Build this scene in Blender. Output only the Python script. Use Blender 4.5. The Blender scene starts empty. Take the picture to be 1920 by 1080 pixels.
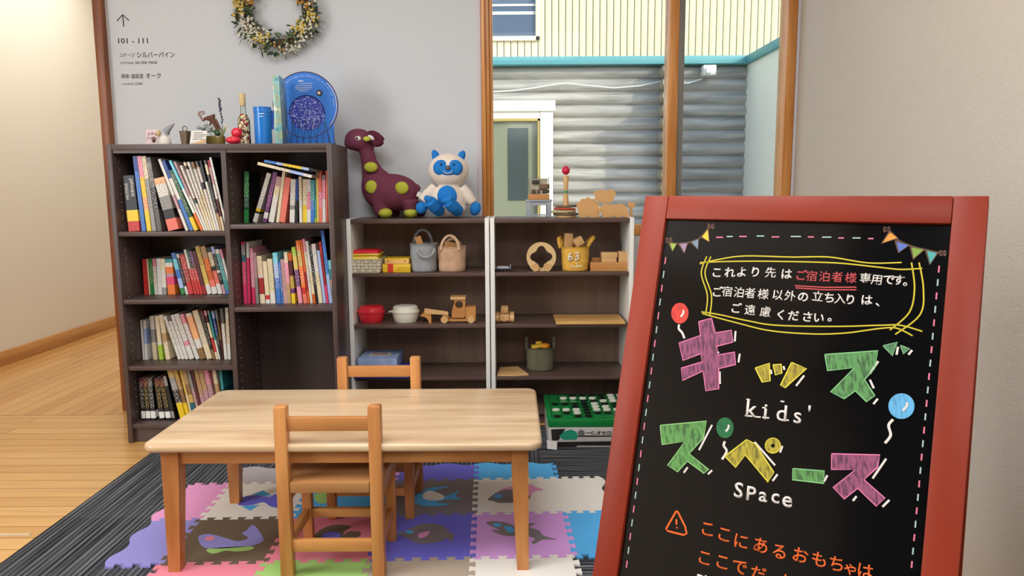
import bpy, bmesh, math, random
from mathutils import Vector, Matrix, Euler

SC = bpy.context.scene
COL = SC.collection
# ------------------------------------------------------------------ camera
FPX, PITCH, ROLL, CAMH = 1410.0, math.radians(7.55), math.radians(.33), 1.03
FWD = Vector((0, math.cos(PITCH), -math.sin(PITCH)))
_u0 = Vector((0, math.sin(PITCH), math.cos(PITCH)))
_c, _s = math.cos(ROLL), math.sin(ROLL)
RGT = Vector((_c, 0, 0)) - _s * _u0
UPV = _c * _u0 + Vector((_s, 0, 0))
EYE = Vector((0, 0, CAMH))
cam = bpy.data.cameras.new('camera')
cam.sensor_width = 36.0
cam.lens = FPX / 1920 * 36.0
cam.clip_start = .02
camo = bpy.data.objects.new('camera', cam)
COL.objects.link(camo)
m = Matrix.Identity(4)
for i in range(3):
    m[i][0], m[i][1], m[i][2], m[i][3] = RGT[i], UPV[i], -FWD[i], EYE[i]
camo.matrix_world = m
SC.camera = camo

# ------------------------------------------------------------------ view, sky, sun, lamps and added fill lights
SC.view_settings.view_transform = 'Standard'
SC.view_settings.look = 'None'
SC.view_settings.gamma = 1
SC.view_settings.use_curve_mapping = False
SC.view_settings.exposure = 0.0
W = bpy.data.worlds.new('sky')
SC.world = W
W.use_nodes = True
nt = W.node_tree
bg = nt.nodes['Background']
sk = nt.nodes.new('ShaderNodeTexSky')
sk.sky_type = 'NISHITA'
sk.sun_disc = False
sk.sun_elevation = math.radians(35)
sk.sun_rotation = math.radians(120)
sk.air_density = 1.0
sk.dust_density = 2.0
nt.links.new(sk.outputs['Color'], bg.inputs['Color'])
bg.inputs['Strength'].default_value = .44

def lamp(name, kind, loc, energy, color, size=None, direction=None):
    l = bpy.data.lights.new(name, kind)
    l.energy = energy
    l.color = color
    if size and kind == 'AREA':
        l.shape = 'RECTANGLE'
        l.size, l.size_y = size
    if kind == 'SUN':
        l.angle = math.radians(.6)
    o = bpy.data.objects.new(name, l)
    COL.objects.link(o)
    o.location = loc
    if direction is not None:
        o.rotation_euler = Vector(direction).to_track_quat('-Z', 'Y').to_euler()
    return o

lamp('sun', 'SUN', (8, -4, 9), 2.5, (1, .93, .78), direction=(-1.45, 1.14, -.75))
lamp('ceiling_fill_light', 'AREA', (-.5, 1.15, 2.55), 44, (.98, .985, 1), (1.3, 1.3), (0, 0, -1))  # unseen area light added under the ceiling to brighten the room
lamp('ceiling_fill_light', 'AREA', (.1, -1.4, 2.55), 66, (.98, .985, 1), (1.3, 1.6), (0, 0, -1))  # second added light, placed clear of the chalkboard's reflection
lamp('hall_lamp', 'AREA', (-2.45, 4.7, 2.55), 19, (1, .97, .9), (.9, 1.6), (0, 0, -1))
lamp('hall_lamp', 'AREA', (-2.45, 7.6, 2.55), 19, (1, .97, .9), (.9, 1.6), (0, 0, -1))
lamp('side_fill_light', 'AREA', (-3.0, .65, 1.55), 92, (.88, .95, 1), (1.6, 1.7), (1, .25, -.1))  # unseen light added at the left wall, which has no window

# ------------------------------------------------------------------ helpers
def at(x, y, X=None, Y=None, Z=None):
    "point of the place seen at this spot of the photograph on a plane X=, Y= or Z="
    d = (x - 960) / FPX * RGT - (y - 540) / FPX * UPV + FWD
    if X is not None: t = X / d.x
    elif Y is not None: t = Y / d.y
    else: t = (Z - CAMH) / d.z
    return EYE + t * d

def lin(c):
    return tuple(((v / 255) / 12.92 if v / 255 <= .04045 else ((v / 255 + .055) / 1.055) ** 2.4) for v in c[:3]) + (1,)

MATS = {}
def base_mat(name):
    m = bpy.data.materials.new(name)
    m.use_nodes = True
    return m, m.node_tree, m.node_tree.nodes['Principled BSDF']

def N(nt, t, **kw):
    n = nt.nodes.new(t)
    for k, v in kw.items(): setattr(n, k, v)
    return n

def M(name, col, rough=.5, spec=.5, metal=0, bump=None, var=None, coat=0, trans=0):
    if name in MATS: return MATS[name]
    m, nt, b = base_mat(name)
    b.inputs['Base Color'].default_value = lin(col)
    b.inputs['Roughness'].default_value = rough
    b.inputs['Specular IOR Level'].default_value = spec
    b.inputs['Metallic'].default_value = metal
    b.inputs['Coat Weight'].default_value = coat
    b.inputs['Coat Roughness'].default_value = .1
    b.inputs['Transmission Weight'].default_value = trans
    tc = N(nt, 'ShaderNodeTexCoord')
    if var:
        n = N(nt, 'ShaderNodeTexNoise')
        n.inputs['Scale'].default_value = var[0]
        n.inputs['Detail'].default_value = 3
        nt.links.new(tc.outputs['Object'], n.inputs['Vector'])
        mx = N(nt, 'ShaderNodeMix', data_type='RGBA')
        mx.inputs['A'].default_value = lin([max(0, v * (1 - var[1])) for v in col])
        mx.inputs['B'].default_value = lin([min(255, v * (1 + var[1])) for v in col])
        nt.links.new(n.outputs['Fac'], mx.inputs['Factor'])
        nt.links.new(mx.outputs['Result'], b.inputs['Base Color'])
    if bump:
        n = N(nt, 'ShaderNodeTexNoise')
        n.inputs['Scale'].default_value = bump[0]
        n.inputs['Detail'].default_value = 4
        nt.links.new(tc.outputs['Object'], n.inputs['Vector'])
        bp = N(nt, 'ShaderNodeBump')
        bp.inputs['Strength'].default_value = bump[1]
        bp.inputs['Distance'].default_value = bump[2] if len(bump) > 2 else .002
        nt.links.new(n.outputs['Fac'], bp.inputs['Height'])
        nt.links.new(bp.outputs['Normal'], b.inputs['Normal'])
    MATS[name] = m
    return m

def wood(name, c1, c2, axis='X', scale=9, rough=.4, coat=0, stretch=14, contrast=(.35, .65), spec=.5):
    if name in MATS: return MATS[name]
    m, nt, b = base_mat(name)
    b.inputs['Roughness'].default_value = rough
    b.inputs['Coat Weight'].default_value = coat
    b.inputs['Coat Roughness'].default_value = .15
    b.inputs['Specular IOR Level'].default_value = spec
    tc = N(nt, 'ShaderNodeTexCoord'); mp = N(nt, 'ShaderNodeMapping')
    nt.links.new(tc.outputs['Object'], mp.inputs['Vector'])
    sc = [scale * stretch / 4] * 3
    sc['XYZ'.index(axis)] = scale / 4
    mp.inputs['Scale'].default_value = sc
    n = N(nt, 'ShaderNodeTexNoise'); n.inputs['Scale'].default_value = 1.0
    n.inputs['Detail'].default_value = 5; n.inputs['Distortion'].default_value = .6
    nt.links.new(mp.outputs['Vector'], n.inputs['Vector'])
    r = N(nt, 'ShaderNodeValToRGB')
    r.color_ramp.elements[0].position = contrast[0]; r.color_ramp.elements[0].color = lin(c2)
    r.color_ramp.elements[1].position = contrast[1]; r.color_ramp.elements[1].color = lin(c1)
    nt.links.new(n.outputs['Fac'], r.inputs['Fac'])
    nt.links.new(r.outputs['Color'], b.inputs['Base Color'])
    bp = N(nt, 'ShaderNodeBump'); bp.inputs['Strength'].default_value = .08; bp.inputs['Distance'].default_value = .001
    nt.links.new(n.outputs['Fac'], bp.inputs['Height']); nt.links.new(bp.outputs['Normal'], b.inputs['Normal'])
    MATS[name] = m
    return m

def planks(name, along, width, length, c1, c2, rough=.2, gap=(120, 80, 40)):
    m, nt, b = base_mat(name)
    tc = N(nt, 'ShaderNodeTexCoord'); mp = N(nt, 'ShaderNodeMapping')
    nt.links.new(tc.outputs['Object'], mp.inputs['Vector'])
    if along == 'Y': mp.inputs['Rotation'].default_value = (0, 0, math.radians(90))
    br = N(nt, 'ShaderNodeTexBrick')
    br.offset = .37; br.squash = 1
    br.inputs['Scale'].default_value = 1
    br.inputs['Brick Width'].default_value = length
    br.inputs['Row Height'].default_value = width
    br.inputs['Mortar Size'].default_value = .0018
    br.inputs['Color1'].default_value = lin(c1); br.inputs['Color2'].default_value = lin(c2)
    br.inputs['Mortar'].default_value = lin(gap)
    nt.links.new(mp.outputs['Vector'], br.inputs['Vector'])
    mp2 = N(nt, 'ShaderNodeMapping'); mp2.inputs['Scale'].default_value = (2.5, 45, 1)
    nt.links.new(mp.outputs['Vector'], mp2.inputs['Vector'])
    n = N(nt, 'ShaderNodeTexNoise'); n.inputs['Scale'].default_value = 1; n.inputs['Detail'].default_value = 4
    nt.links.new(mp2.outputs['Vector'], n.inputs['Vector'])
    mx = N(nt, 'ShaderNodeMix', data_type='RGBA', blend_type='MULTIPLY')
    mx.inputs['Factor'].default_value = .35
    r = N(nt, 'ShaderNodeValToRGB')
    r.color_ramp.elements[0].position = .3; r.color_ramp.elements[0].color = (.6, .55, .5, 1)
    r.color_ramp.elements[1].position = .65; r.color_ramp.elements[1].color = (1, 1, 1, 1)
    nt.links.new(n.outputs['Fac'], r.inputs['Fac'])
    nt.links.new(br.outputs['Color'], mx.inputs['A']); nt.links.new(r.outputs['Color'], mx.inputs['B'])
    nt.links.new(mx.outputs['Result'], b.inputs['Base Color'])
    b.inputs['Roughness'].default_value = rough
    return m

def wallpaper(name, col, scale, strength, dist):
    m, nt, b = base_mat(name)
    b.inputs['Base Color'].default_value = lin(col); b.inputs['Roughness'].default_value = .85
    b.inputs['Specular IOR Level'].default_value = .2
    tc = N(nt, 'ShaderNodeTexCoord')
    n = N(nt, 'ShaderNodeTexNoise'); n.inputs['Scale'].default_value = scale; n.inputs['Detail'].default_value = 5
    n.inputs['Roughness'].default_value = .65
    nt.links.new(tc.outputs['Object'], n.inputs['Vector'])
    bp = N(nt, 'ShaderNodeBump'); bp.inputs['Strength'].default_value = strength; bp.inputs['Distance'].default_value = dist
    nt.links.new(n.outputs['Fac'], bp.inputs['Height']); nt.links.new(bp.outputs['Normal'], b.inputs['Normal'])
    return m

class B:
    "collects shapes in place coordinates and links them as one mesh object"
    def __init__(s): s.bm = bmesh.new()
    def _take(s, tmp, mat=None):
        if mat is not None: bmesh.ops.transform(tmp, matrix=mat, verts=tmp.verts)
        me = bpy.data.meshes.new('tmp'); tmp.to_mesh(me); tmp.free()
        s.bm.from_mesh(me); bpy.data.meshes.remove(me)
        return s
    def box(s, c, d, rot=None, bev=0, seg=2):
        t = bmesh.new(); bmesh.ops.create_cube(t, size=1)
        bmesh.ops.scale(t, vec=Vector(d), verts=t.verts)
        if bev: bmesh.ops.bevel(t, geom=t.edges[:], offset=min(bev, min(d) * .48), segments=seg, affect='EDGES', profile=.5)
        R = rot.to_4x4() if isinstance(rot, Matrix) else (Euler(rot).to_matrix().to_4x4() if rot else Matrix.Identity(4))
        return s._take(t, Matrix.Translation(Vector(c)) @ R)
    def span(s, x0, x1, y0, y1, z0, z1, bev=0):
        return s.box(((x0 + x1) / 2, (y0 + y1) / 2, (z0 + z1) / 2), (abs(x1 - x0), abs(y1 - y0), abs(z1 - z0)), bev=bev)
    def hull(s, bot, top, bev=0):
        "prism between two quads (lists of 4 points)"
        t = bmesh.new()
        v = [t.verts.new(p) for p in list(bot) + list(top)]
        n = len(bot)
        t.faces.new(v[:n][::-1]); t.faces.new(v[n:])
        for k in range(n): t.faces.new((v[k], v[(k + 1) % n], v[n + (k + 1) % n], v[n + k]))
        bmesh.ops.recalc_face_normals(t, faces=t.faces)
        if bev: bmesh.ops.bevel(t, geom=t.edges[:], offset=bev, segments=2, affect='EDGES', profile=.5)
        return s._take(t)
    def slab(s, pts, thick):
        "polygon of coplanar points thickened by the vector thick"
        t = bmesh.new(); v = [t.verts.new(p) for p in pts]
        f = t.faces.new(v)
        r = bmesh.ops.extrude_face_region(t, geom=[f])
        bmesh.ops.translate(t, vec=Vector(thick), verts=[e for e in r['geom'] if isinstance(e, bmesh.types.BMVert)])
        bmesh.ops.recalc_face_normals(t, faces=t.faces)
        return s._take(t)
    def cyl(s, p0, p1, r0, r1=None, seg=20, caps=True):
        p0, p1 = Vector(p0), Vector(p1); r1 = r0 if r1 is None else r1
        t = bmesh.new()
        bmesh.ops.create_cone(t, cap_ends=caps, segments=seg, radius1=r0, radius2=r1, depth=(p1 - p0).length)
        q = (p1 - p0).to_track_quat('Z', 'Y').to_matrix().to_4x4()
        return s._take(t, Matrix.Translation((p0 + p1) / 2) @ q)
    def ell(s, c, r, rot=None, u=20, v=12):
        t = bmesh.new(); bmesh.ops.create_uvsphere(t, u_segments=u, v_segments=v, radius=1)
        if not hasattr(r, '__len__'): r = (r, r, r)
        bmesh.ops.scale(t, vec=Vector(r), verts=t.verts)
        R = Euler(rot).to_matrix().to_4x4() if rot else Matrix.Identity(4)
        return s._take(t, Matrix.Translation(Vector(c)) @ R)
    def lathe(s, c, prof, seg=32, sx=1, sy=1, rot=None, power=2.0):
        "profile of (radius, height) turned round z; power>2 squares the plan off"
        t = bmesh.new(); rings = []
        for r, z in prof:
            ring = []
            for k in range(seg):
                a = 2 * math.pi * k / seg; ca, sa = math.cos(a), math.sin(a)
                f = (abs(ca) ** power + abs(sa) ** power) ** (-1 / power)
                ring.append(t.verts.new((r * f * ca * sx, r * f * sa * sy, z)))
            rings.append(ring)
        for a, b in zip(rings, rings[1:]):
            for k in range(seg):
                t.faces.new((a[k], a[(k + 1) % seg], b[(k + 1) % seg], b[k]))
        t.faces.new(rings[0][::-1]); t.faces.new(rings[-1])
        bmesh.ops.remove_doubles(t, verts=t.verts, dist=1e-6)
        bmesh.ops.recalc_face_normals(t, faces=t.faces)
        R = Euler(rot).to_matrix().to_4x4() if rot else Matrix.Identity(4)
        return s._take(t, Matrix.Translation(Vector(c)) @ R)
    def tube(s, pts, r, seg=8, closed=False, flat=None):
        "round tube (or an oval one: flat=(vector, factor)) along points; r may be a list"
        pts = [Vector(p) for p in pts]; n = len(pts)
        t = bmesh.new(); rings = []; ref = None
        for k, p in enumerate(pts):
            a = pts[(k - 1) % n] if (closed or k > 0) else p
            b = pts[(k + 1) % n] if (closed or k < n - 1) else p
            d = (b - a).normalized()
            if ref is None:
                ref = d.orthogonal().normalized()
            ref = (ref - d * ref.dot(d)).normalized()
            w = d.cross(ref); rr = r[k] if hasattr(r, '__len__') else r
            ring = []
            for j in range(seg):
                an = 2 * math.pi * j / seg
                o = (ref * math.cos(an) + w * math.sin(an)) * rr
                if flat: o -= flat[0] * (o.dot(flat[0]) * (1 - flat[1]))
                ring.append(t.verts.new(p + o))
            rings.append(ring)
        for k in range(n if closed else n - 1):
            a, b = rings[k], rings[(k + 1) % n]
            for j in range(seg): t.faces.new((a[j], a[(j + 1) % seg], b[(j + 1) % seg], b[j]))
        if not closed:
            t.faces.new(rings[0][::-1]); t.faces.new(rings[-1])
        bmesh.ops.recalc_face_normals(t, faces=t.faces)
        return s._take(t)
    def ribbon(s, pts, w, nrm, thick=.0006):
        "a drawn stroke: flat band of width w along points, facing nrm"
        pts = [Vector(p) for p in pts]; nrm = Vector(nrm); L = []; R = []
        for k, p in enumerate(pts):
            d = (pts[min(k + 1, len(pts) - 1)] - pts[max(k - 1, 0)]).normalized()
            o = d.cross(nrm).normalized() * w / 2
            L.append(p + o); R.append(p - o)
        t = bmesh.new()
        lo = [(t.verts.new(a), t.verts.new(b)) for a, b in zip(L, R)]
        hi = [(t.verts.new(a + nrm * thick), t.verts.new(b + nrm * thick)) for a, b in zip(L, R)]
        for k in range(len(pts) - 1):
            t.faces.new((hi[k][0], hi[k + 1][0], hi[k + 1][1], hi[k][1]))
            t.faces.new((lo[k][0], lo[k + 1][0], hi[k + 1][0], hi[k][0]))
            t.faces.new((lo[k][1], hi[k][1], hi[k + 1][1], lo[k + 1][1]))
        t.faces.new((lo[0][0], hi[0][0], hi[0][1], lo[0][1])); t.faces.new((lo[-1][0], lo[-1][1], hi[-1][1], hi[-1][0]))
        bmesh.ops.recalc_face_normals(t, faces=t.faces)
        return s._take(t)
    def text(s, body, O, r, u, size, bold=0, align='LEFT', depth=.0004, wide=1.0):
        "lettering lying on the plane through O spanned by r and u"
        c = bpy.data.curves.new('t', 'FONT'); c.body = body; c.size = 1; c.align_x = align
        c.offset = bold; c.resolution_u = 3
        o = bpy.data.objects.new('t', c); COL.objects.link(o)
        bpy.context.view_layer.update()
        me = bpy.data.meshes.new_from_object(o.evaluated_get(bpy.context.evaluated_depsgraph_get()))
        bpy.data.objects.remove(o); bpy.data.curves.remove(c)
        t = bmesh.new(); t.from_mesh(me); bpy.data.meshes.remove(me)
        r, u, O = Vector(r), Vector(u), Vector(O); n = r.cross(u)
        for v in t.verts: v.co = O + r * (v.co.x * size * wide) + u * (v.co.y * size)
        g = bmesh.ops.extrude_face_region(t, geom=t.faces[:])
        bmesh.ops.translate(t, vec=n * depth, verts=[e for e in g['geom'] if isinstance(e, bmesh.types.BMVert)])
        bmesh.ops.recalc_face_normals(t, faces=t.faces)
        return s._take(t)
    def build(s, name, mat, parent=None, smooth=35, label=None, mods=None):
        me = bpy.data.meshes.new(name); bm = s.bm
        zs = [v.co.z for v in bm.verts]; xs = [v.co.x for v in bm.verts]; ys = [v.co.y for v in bm.verts]
        if parent is None: base = Vector(((min(xs) + max(xs)) / 2, (min(ys) + max(ys)) / 2, min(zs)))
        else:
            base = parent.location.copy()
            q = parent.parent
            while q is not None: base += q.location; q = q.parent
        bmesh.ops.translate(bm, vec=-base, verts=bm.verts)
        bm.to_mesh(me); bm.free()
        for mm in (mat if isinstance(mat, (list, tuple)) else [mat]): me.materials.append(mm)
        if smooth:
            for p in me.polygons: p.use_smooth = True
            me.set_sharp_from_angle(angle=math.radians(smooth))
        o = bpy.data.objects.new(name, me); COL.objects.link(o)
        if parent is None: o.location = base
        else: o.parent = parent
        if label: o['label'] = label
        return o

def tag(o, label=None, cat=None, group=None, kind=None):
    if label: o['label'] = label
    if cat: o['category'] = cat
    if group: o['group'] = group
    if kind: o['kind'] = kind
    return o

def thing(name, label, cat, loc, group=None):
    o = bpy.data.objects.new(name, None); o.empty_display_size = .05
    COL.objects.link(o); o.location = loc
    return tag(o, label, cat, group)

def struct(b, name, mat, **kw):
    o = b.build(name, mat, **kw); o['kind'] = 'structure'
    return o

def children(o): return [c for c in bpy.data.objects if c.parent == o]

def copy_tree(o, parent=None):
    c = o.copy(); COL.objects.link(c)
    if parent is not None:
        c.parent = parent
    for ch in children(o): copy_tree(ch, c)
    return c

def blob(parts, name, mat, parent=None, voxel=.005, smooth=8, label=None):
    "several rounded shapes fused into one continuous surface"
    b = B()
    for p in parts:
        if p[0] == 'e': b.ell(*p[1:])
        elif p[0] == 't': b.tube(p[1], p[2], 12)
    o = b.build(name, mat, parent, smooth=60, label=label)
    r = o.modifiers.new('fuse', 'REMESH'); r.mode = 'VOXEL'; r.voxel_size = voxel; r.use_smooth_shade = True
    q = o.modifiers.new('soften', 'SMOOTH'); q.iterations = smooth; q.factor = .5
    return o
# ------------------------------------------------------------------ the room
YW = 3.49                     # face of the back wall
XR = 1.30                     # right wall
XL = -3.05                    # left wall of the hall
CEIL = 2.6
XT = at(187, 0, Y=3.45).x     # left end of the back wall
m_wall = wallpaper('white_wallpaper', (206, 209, 212), 260, .12, .001)
m_rwall = wallpaper('textured_wallpaper', (207, 197, 183), 190, .8, .004)
m_hall = wallpaper('cream_wallpaper', (234, 225, 209), 220, .15, .001)
m_ceil = M('ceiling_white', (235, 232, 226), .9)
m_trimw = wood('orange_trim_wood', (214, 150, 82), (188, 120, 56), 'Z', 10, .3)
m_trimd = wood('brown_trim_wood', (146, 84, 44), (112, 60, 30), 'Z', 10, .4)
m_white = M('white_paint', (225, 224, 222), .5)
WX0, WX1 = at(903, 200, Y=YW).x, at(1488, 200, Y=YW).x
WZ0, WZ1 = .83, 2.35

fl = planks('maple_boards_across', 'X', .075, 1.3, (226, 178, 112), (212, 160, 94), .16, gap=(140, 96, 52))
fl2 = planks('maple_boards_along', 'Y', .075, 1.3, (222, 172, 106), (204, 150, 86), .2, gap=(150, 104, 58))
b = B(); b.span(XL - .1, XR + .1, -3, 3.375, -.05, 0); struct(b, 'floor', fl)
b = B(); b.span(XL - .1, XT + .12, 3.381, 8.4, -.05, 0); struct(b, 'floor_hall', fl2)
b = B(); b.span(XL - .1, -.7, 3.373, 3.383, -.04, -.0005); struct(b, 'trim_floor_joint', M('joint_dark', (96, 66, 36), .5))
zr = at(0, 1003, Z=0); 
b = B(); b.span(XL, -1.46, zr.y - .003, zr.y + .004, -.01, .003, .001); struct(b, 'trim_threshold', M('pale_metal_strip', (212, 200, 176), .35, metal=.3))
b = B(); b.hull([(XL - .1, XL + .52, CEIL), (XR + .12, XR + .74, CEIL), (XR + .12, YW + .14, CEIL), (XL - .1, YW + .14, CEIL)], [(XL - .1, XL + .52, CEIL + .08), (XR + .12, XR + .74, CEIL + .08), (XR + .12, YW + .14, CEIL + .08), (XL - .1, YW + .14, CEIL + .08)]); b.span(XL - .1, XT + .14, YW + .14, 8.4, CEIL, CEIL + .08); struct(b, 'ceiling', m_ceil)
m_dark = wood('dark_reflection_lining', (44, 34, 30), (34, 27, 24), 'X', 6, .6)  # dark lining added so the chalkboard's right half reflects dark
b = B(); b.hull([(XL - .1, -3.1, CEIL), (XR + .12, -3.1, CEIL), (XR + .12, XR + .739, CEIL), (XL - .1, XL + .519, CEIL)], [(XL - .1, -3.1, CEIL + .08), (XR + .12, -3.1, CEIL + .08), (XR + .12, XR + .739, CEIL + .08), (XL - .1, XL + .519, CEIL + .08)]); struct(b, 'ceiling_added_dark', m_dark)  # unseen dark ceiling, cut diagonally to shape the chalkboard's reflection
def wxr(y): return XR - .0845 * (YW - y)
b = B(); q = [(wxr(-3), -3), (wxr(-3) + .12, -3), (wxr(YW + .14) + .12, YW + .14), (wxr(YW + .14), YW + .14)]; b.hull([(x, y, 0) for x, y in q], [(x, y, CEIL) for x, y in q]); struct(b, 'wall_right', m_rwall)
b = B(); b.span(XL - .12, XL, -3, 8.4, 0, CEIL); struct(b, 'wall_left', m_hall)
b = B(); b.span(XL, XR, -3.1, -3, 0, CEIL); struct(b, 'wall_rear', m_dark)  # unseen rear wall, kept dark for the same chalkboard reflection
b = B(); b.span(XL, XT + .14, 8.3, 8.4, 0, CEIL); struct(b, 'wall_hall_end', m_hall)
b = B()
b.span(XT, WX0, YW, YW + .14, 0, CEIL)
b.span(WX0, WX1, YW, YW + .14, 0, WZ0); b.span(WX0, WX1, YW, YW + .14, WZ1, CEIL)
b.span(WX1, XR, YW, YW + .14, 0, CEIL)
b.span(XT + .001, XT + .13, YW + .14, 8.3, 0, CEIL)
struct(b, 'wall_back', m_wall)
b = B(); b.span(XL, XL + .022, -3, 8.3, 0, .085, .004); struct(b, 'baseboard_left', wood('baseboard_wood', (206, 150, 88), (184, 126, 66), 'Y', 6, .35))
xa = at(171, 0, Y=3.45).x
b = B(); b.span(xa, XT, YW - .04, YW + .2, 0, CEIL, .003); struct(b, 'trim_wall_end', m_trimd)

# window in the back wall: timber frame, mullion, sliding sash, glass
def fx(px, Y=YW): return at(px, 200, Y=Y).x
t = thing('window_1', 'wide timber framed window looking onto a grey log building', 'window', ((WX0 + WX1) / 2, YW, WZ0)); t['kind'] = 'structure'
del t['category']
Y0, Y1 = YW - .008, YW + .10
b = B()
xl = fx(924)
b.span(WX0, WX0 + .019, Y0, Y1, WZ0, WZ1, .003); b.span(WX0 + .019, WX0 + .036, Y0 + .012, Y1, WZ0, WZ1, .003); b.span(WX0 + .036, xl, Y0 + .024, Y1, WZ0, WZ1, .003)
b.span(fx(1470), WX1, Y0, Y1, WZ0, WZ1, .004)
b.span(WX0, WX1, Y0, Y1, WZ0 - .02, WZ0 + .03, .004); b.span(WX0, WX1, Y0, Y1, WZ1 - .04, WZ1, .004)
b.span(fx(1252), fx(1271), Y0 + .01, Y1, WZ0, WZ1, .004)
b.build('window_frame', m_trimw, t)
b = B()
b.span(fx(1271) + .001, fx(1284), Y0 + .035, Y1 - .01, WZ0 + .03, WZ1 - .04, .003)
b.span(fx(1284), fx(1458), Y0 + .035, Y1 - .01, WZ0 + .031, WZ0 + .05, .003)
b.build('sliding_sash', M('grey_aluminium', (140, 138, 132), .4, metal=.4), t)
def glass(name):
    m = bpy.data.materials.new(name); m.use_nodes = True; nt = m.node_tree; nt.nodes.clear()
    o = N(nt, 'ShaderNodeOutputMaterial'); mx = N(nt, 'ShaderNodeMixShader'); tr = N(nt, 'ShaderNodeBsdfTransparent'); g = N(nt, 'ShaderNodeBsdfGlossy')
    tr.inputs['Color'].default_value = (.95, .97, .96, 1); g.inputs['Roughness'].default_value = .02
    lw = N(nt, 'ShaderNodeLayerWeight'); lw.inputs['Blend'].default_value = .12
    nt.links.new(lw.outputs['Fresnel'], mx.inputs['Fac']); nt.links.new(tr.outputs[0], mx.inputs[1]); nt.links.new(g.outputs[0], mx.inputs[2])
    nt.links.new(mx.outputs[0], o.inputs['Surface'])
    return m
m_glass = glass('window_glass')
b = B(); b.span(xl, fx(1252), YW + .05, YW + .054, WZ0 + .03, WZ1 - .04); b.span(fx(1284), fx(1470), YW + .06, YW + .064, WZ0 + .05, WZ1 - .04)
b.build('glass_pane', m_glass, t)
b = B(); b.span(WX0 - .022, WX0 - .001, YW - .006, YW + .01, WZ0 - .03, WZ1 + .02, .002); b.span(WX1 + .001, XR - .001, YW - .006, YW + .01, WZ0 - .03, WZ1 + .02, .002)  # added pale strips stand in for the lighter shading beside the window
struct(b, 'trim_window_shading', M('pale_shading_strip', (205, 198, 200), .6))

# rug of ribbed carpet tiles
def carpet(name, rot):
    m, nt, bs = base_mat(name)
    bs.inputs['Roughness'].default_value = .95; bs.inputs['Specular IOR Level'].default_value = .1
    tc = N(nt, 'ShaderNodeTexCoord'); mp = N(nt, 'ShaderNodeMapping'); nt.links.new(tc.outputs['Object'], mp.inputs['Vector'])
    mp.inputs['Rotation'].default_value = (0, 0, rot)
    wv = N(nt, 'ShaderNodeTexWave', bands_direction='X'); wv.inputs['Scale'].default_value = 19; wv.inputs['Distortion'].default_value = .1
    wv.inputs['Detail Scale'].default_value = 6
    nt.links.new(mp.outputs['Vector'], wv.inputs['Vector'])
    mp2 = N(nt, 'ShaderNodeMapping'); mp2.inputs['Scale'].default_value = (170, 2.2, 1); nt.links.new(mp.outputs['Vector'], mp2.inputs['Vector'])
    n = N(nt, 'ShaderNodeTexNoise'); n.inputs['Scale'].default_value = 1; n.inputs['Detail'].default_value = 4; nt.links.new(mp2.outputs['Vector'], n.inputs['Vector'])
    r = N(nt, 'ShaderNodeValToRGB'); r.color_ramp.elements[0].position = .36; r.color_ramp.elements[0].color = lin((42, 45, 53))
    r.color_ramp.elements[1].position = .68; r.color_ramp.elements[1].color = lin((124, 125, 128)); nt.links.new(n.outputs['Fac'], r.inputs['Fac'])
    mx = N(nt, 'ShaderNodeMix', data_type='RGBA', blend_type='MULTIPLY'); mx.inputs['Factor'].default_value = .8
    r2 = N(nt, 'ShaderNodeValToRGB'); r2.color_ramp.elements[0].position = .04; r2.color_ramp.elements[0].color = (.06, .06, .07, 1); r2.color_ramp.elements[1].position = .4
    nt.links.new(wv.outputs['Fac'], r2.inputs['Fac'])
    nt.links.new(r.outputs['Color'], mx.inputs['A']); nt.links.new(r2.outputs['Color'], mx.inputs['B']); nt.links.new(mx.outputs['Result'], bs.inputs['Base Color'])
    bp = N(nt, 'ShaderNodeBump'); bp.inputs['Strength'].default_value = .8; bp.inputs['Distance'].default_value = .003
    nt.links.new(wv.outputs['Fac'], bp.inputs['Height']); nt.links.new(bp.outputs['Normal'], bs.inputs['Normal'])
    return m
mc0, mc1 = carpet('carpet_ribs_along', 0), carpet('carpet_ribs_across', math.radians(90))
t = thing('carpet_rug', 'dark charcoal ribbed carpet rug under the kids table', 'rug', (-.1, 1.4, 0))
rx0 = at(290, 850, Z=0).x - .01
yb = at(150, 974, Z=0).y
for nm, x0, x1, y0, y1, mm in (('carpet_strip', rx0, .1005, yb + .0003, 2.9555, mc0), ('carpet_strip', rx0, .1005, -.6, yb - .0003, mc0), ('carpet_strip', .1008, .94, -.6, 2.9555, mc1), ('carpet_strip', -.66, 1.2, 2.9558, 3.17, mc1)):
    b = B(); b.span(x0, x1, y0, y1, .0002, .006, .001); b.build(nm, mm, t)

# ------------------------------------------------------------------ outside: the log building
YO = 9.0
def ox(px, Y=YO): return at(px, 200, Y=Y).x
def oz(py, Y=YO, px=1100): return at(px, py, Y=Y).z
b = B(); b.span(-12, 14, 3.9, 30, -.3, -.2); struct(b, 'ground', M('gravel', (150, 145, 135), .9, var=(8, .2)))
m_log = wood('weathered_grey_log', (184, 181, 173), (146, 144, 138), 'X', 5, .8, stretch=10, spec=.2)
m_teal = M('teal_painted_board', (92, 156, 162), .5)
m_cream = M('cream_board', (222, 214, 182), .6, spec=.2)
bl = thing('log_building', 'grey log building with cream boarded upper floor seen through the window', 'building', (1, YO, -.2))
pitch = oz(350) - oz(373.6)
ztop = oz(122)
b = B(); t0 = bmesh.new(); prof = []
nl = int((ztop + .2) / pitch) + 1
for k in range(nl):
    z1 = ztop - k * pitch
    for q in range(9):
        a = math.pi * q / 8
        prof.append((YO + .10 - .055 * math.sin(a) ** .8, z1 - pitch * q / 8 * .98 - pitch * .01))
pts0 = [(-1.5, y, z) for y, z in prof]; x1 = ox(1402)
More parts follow.
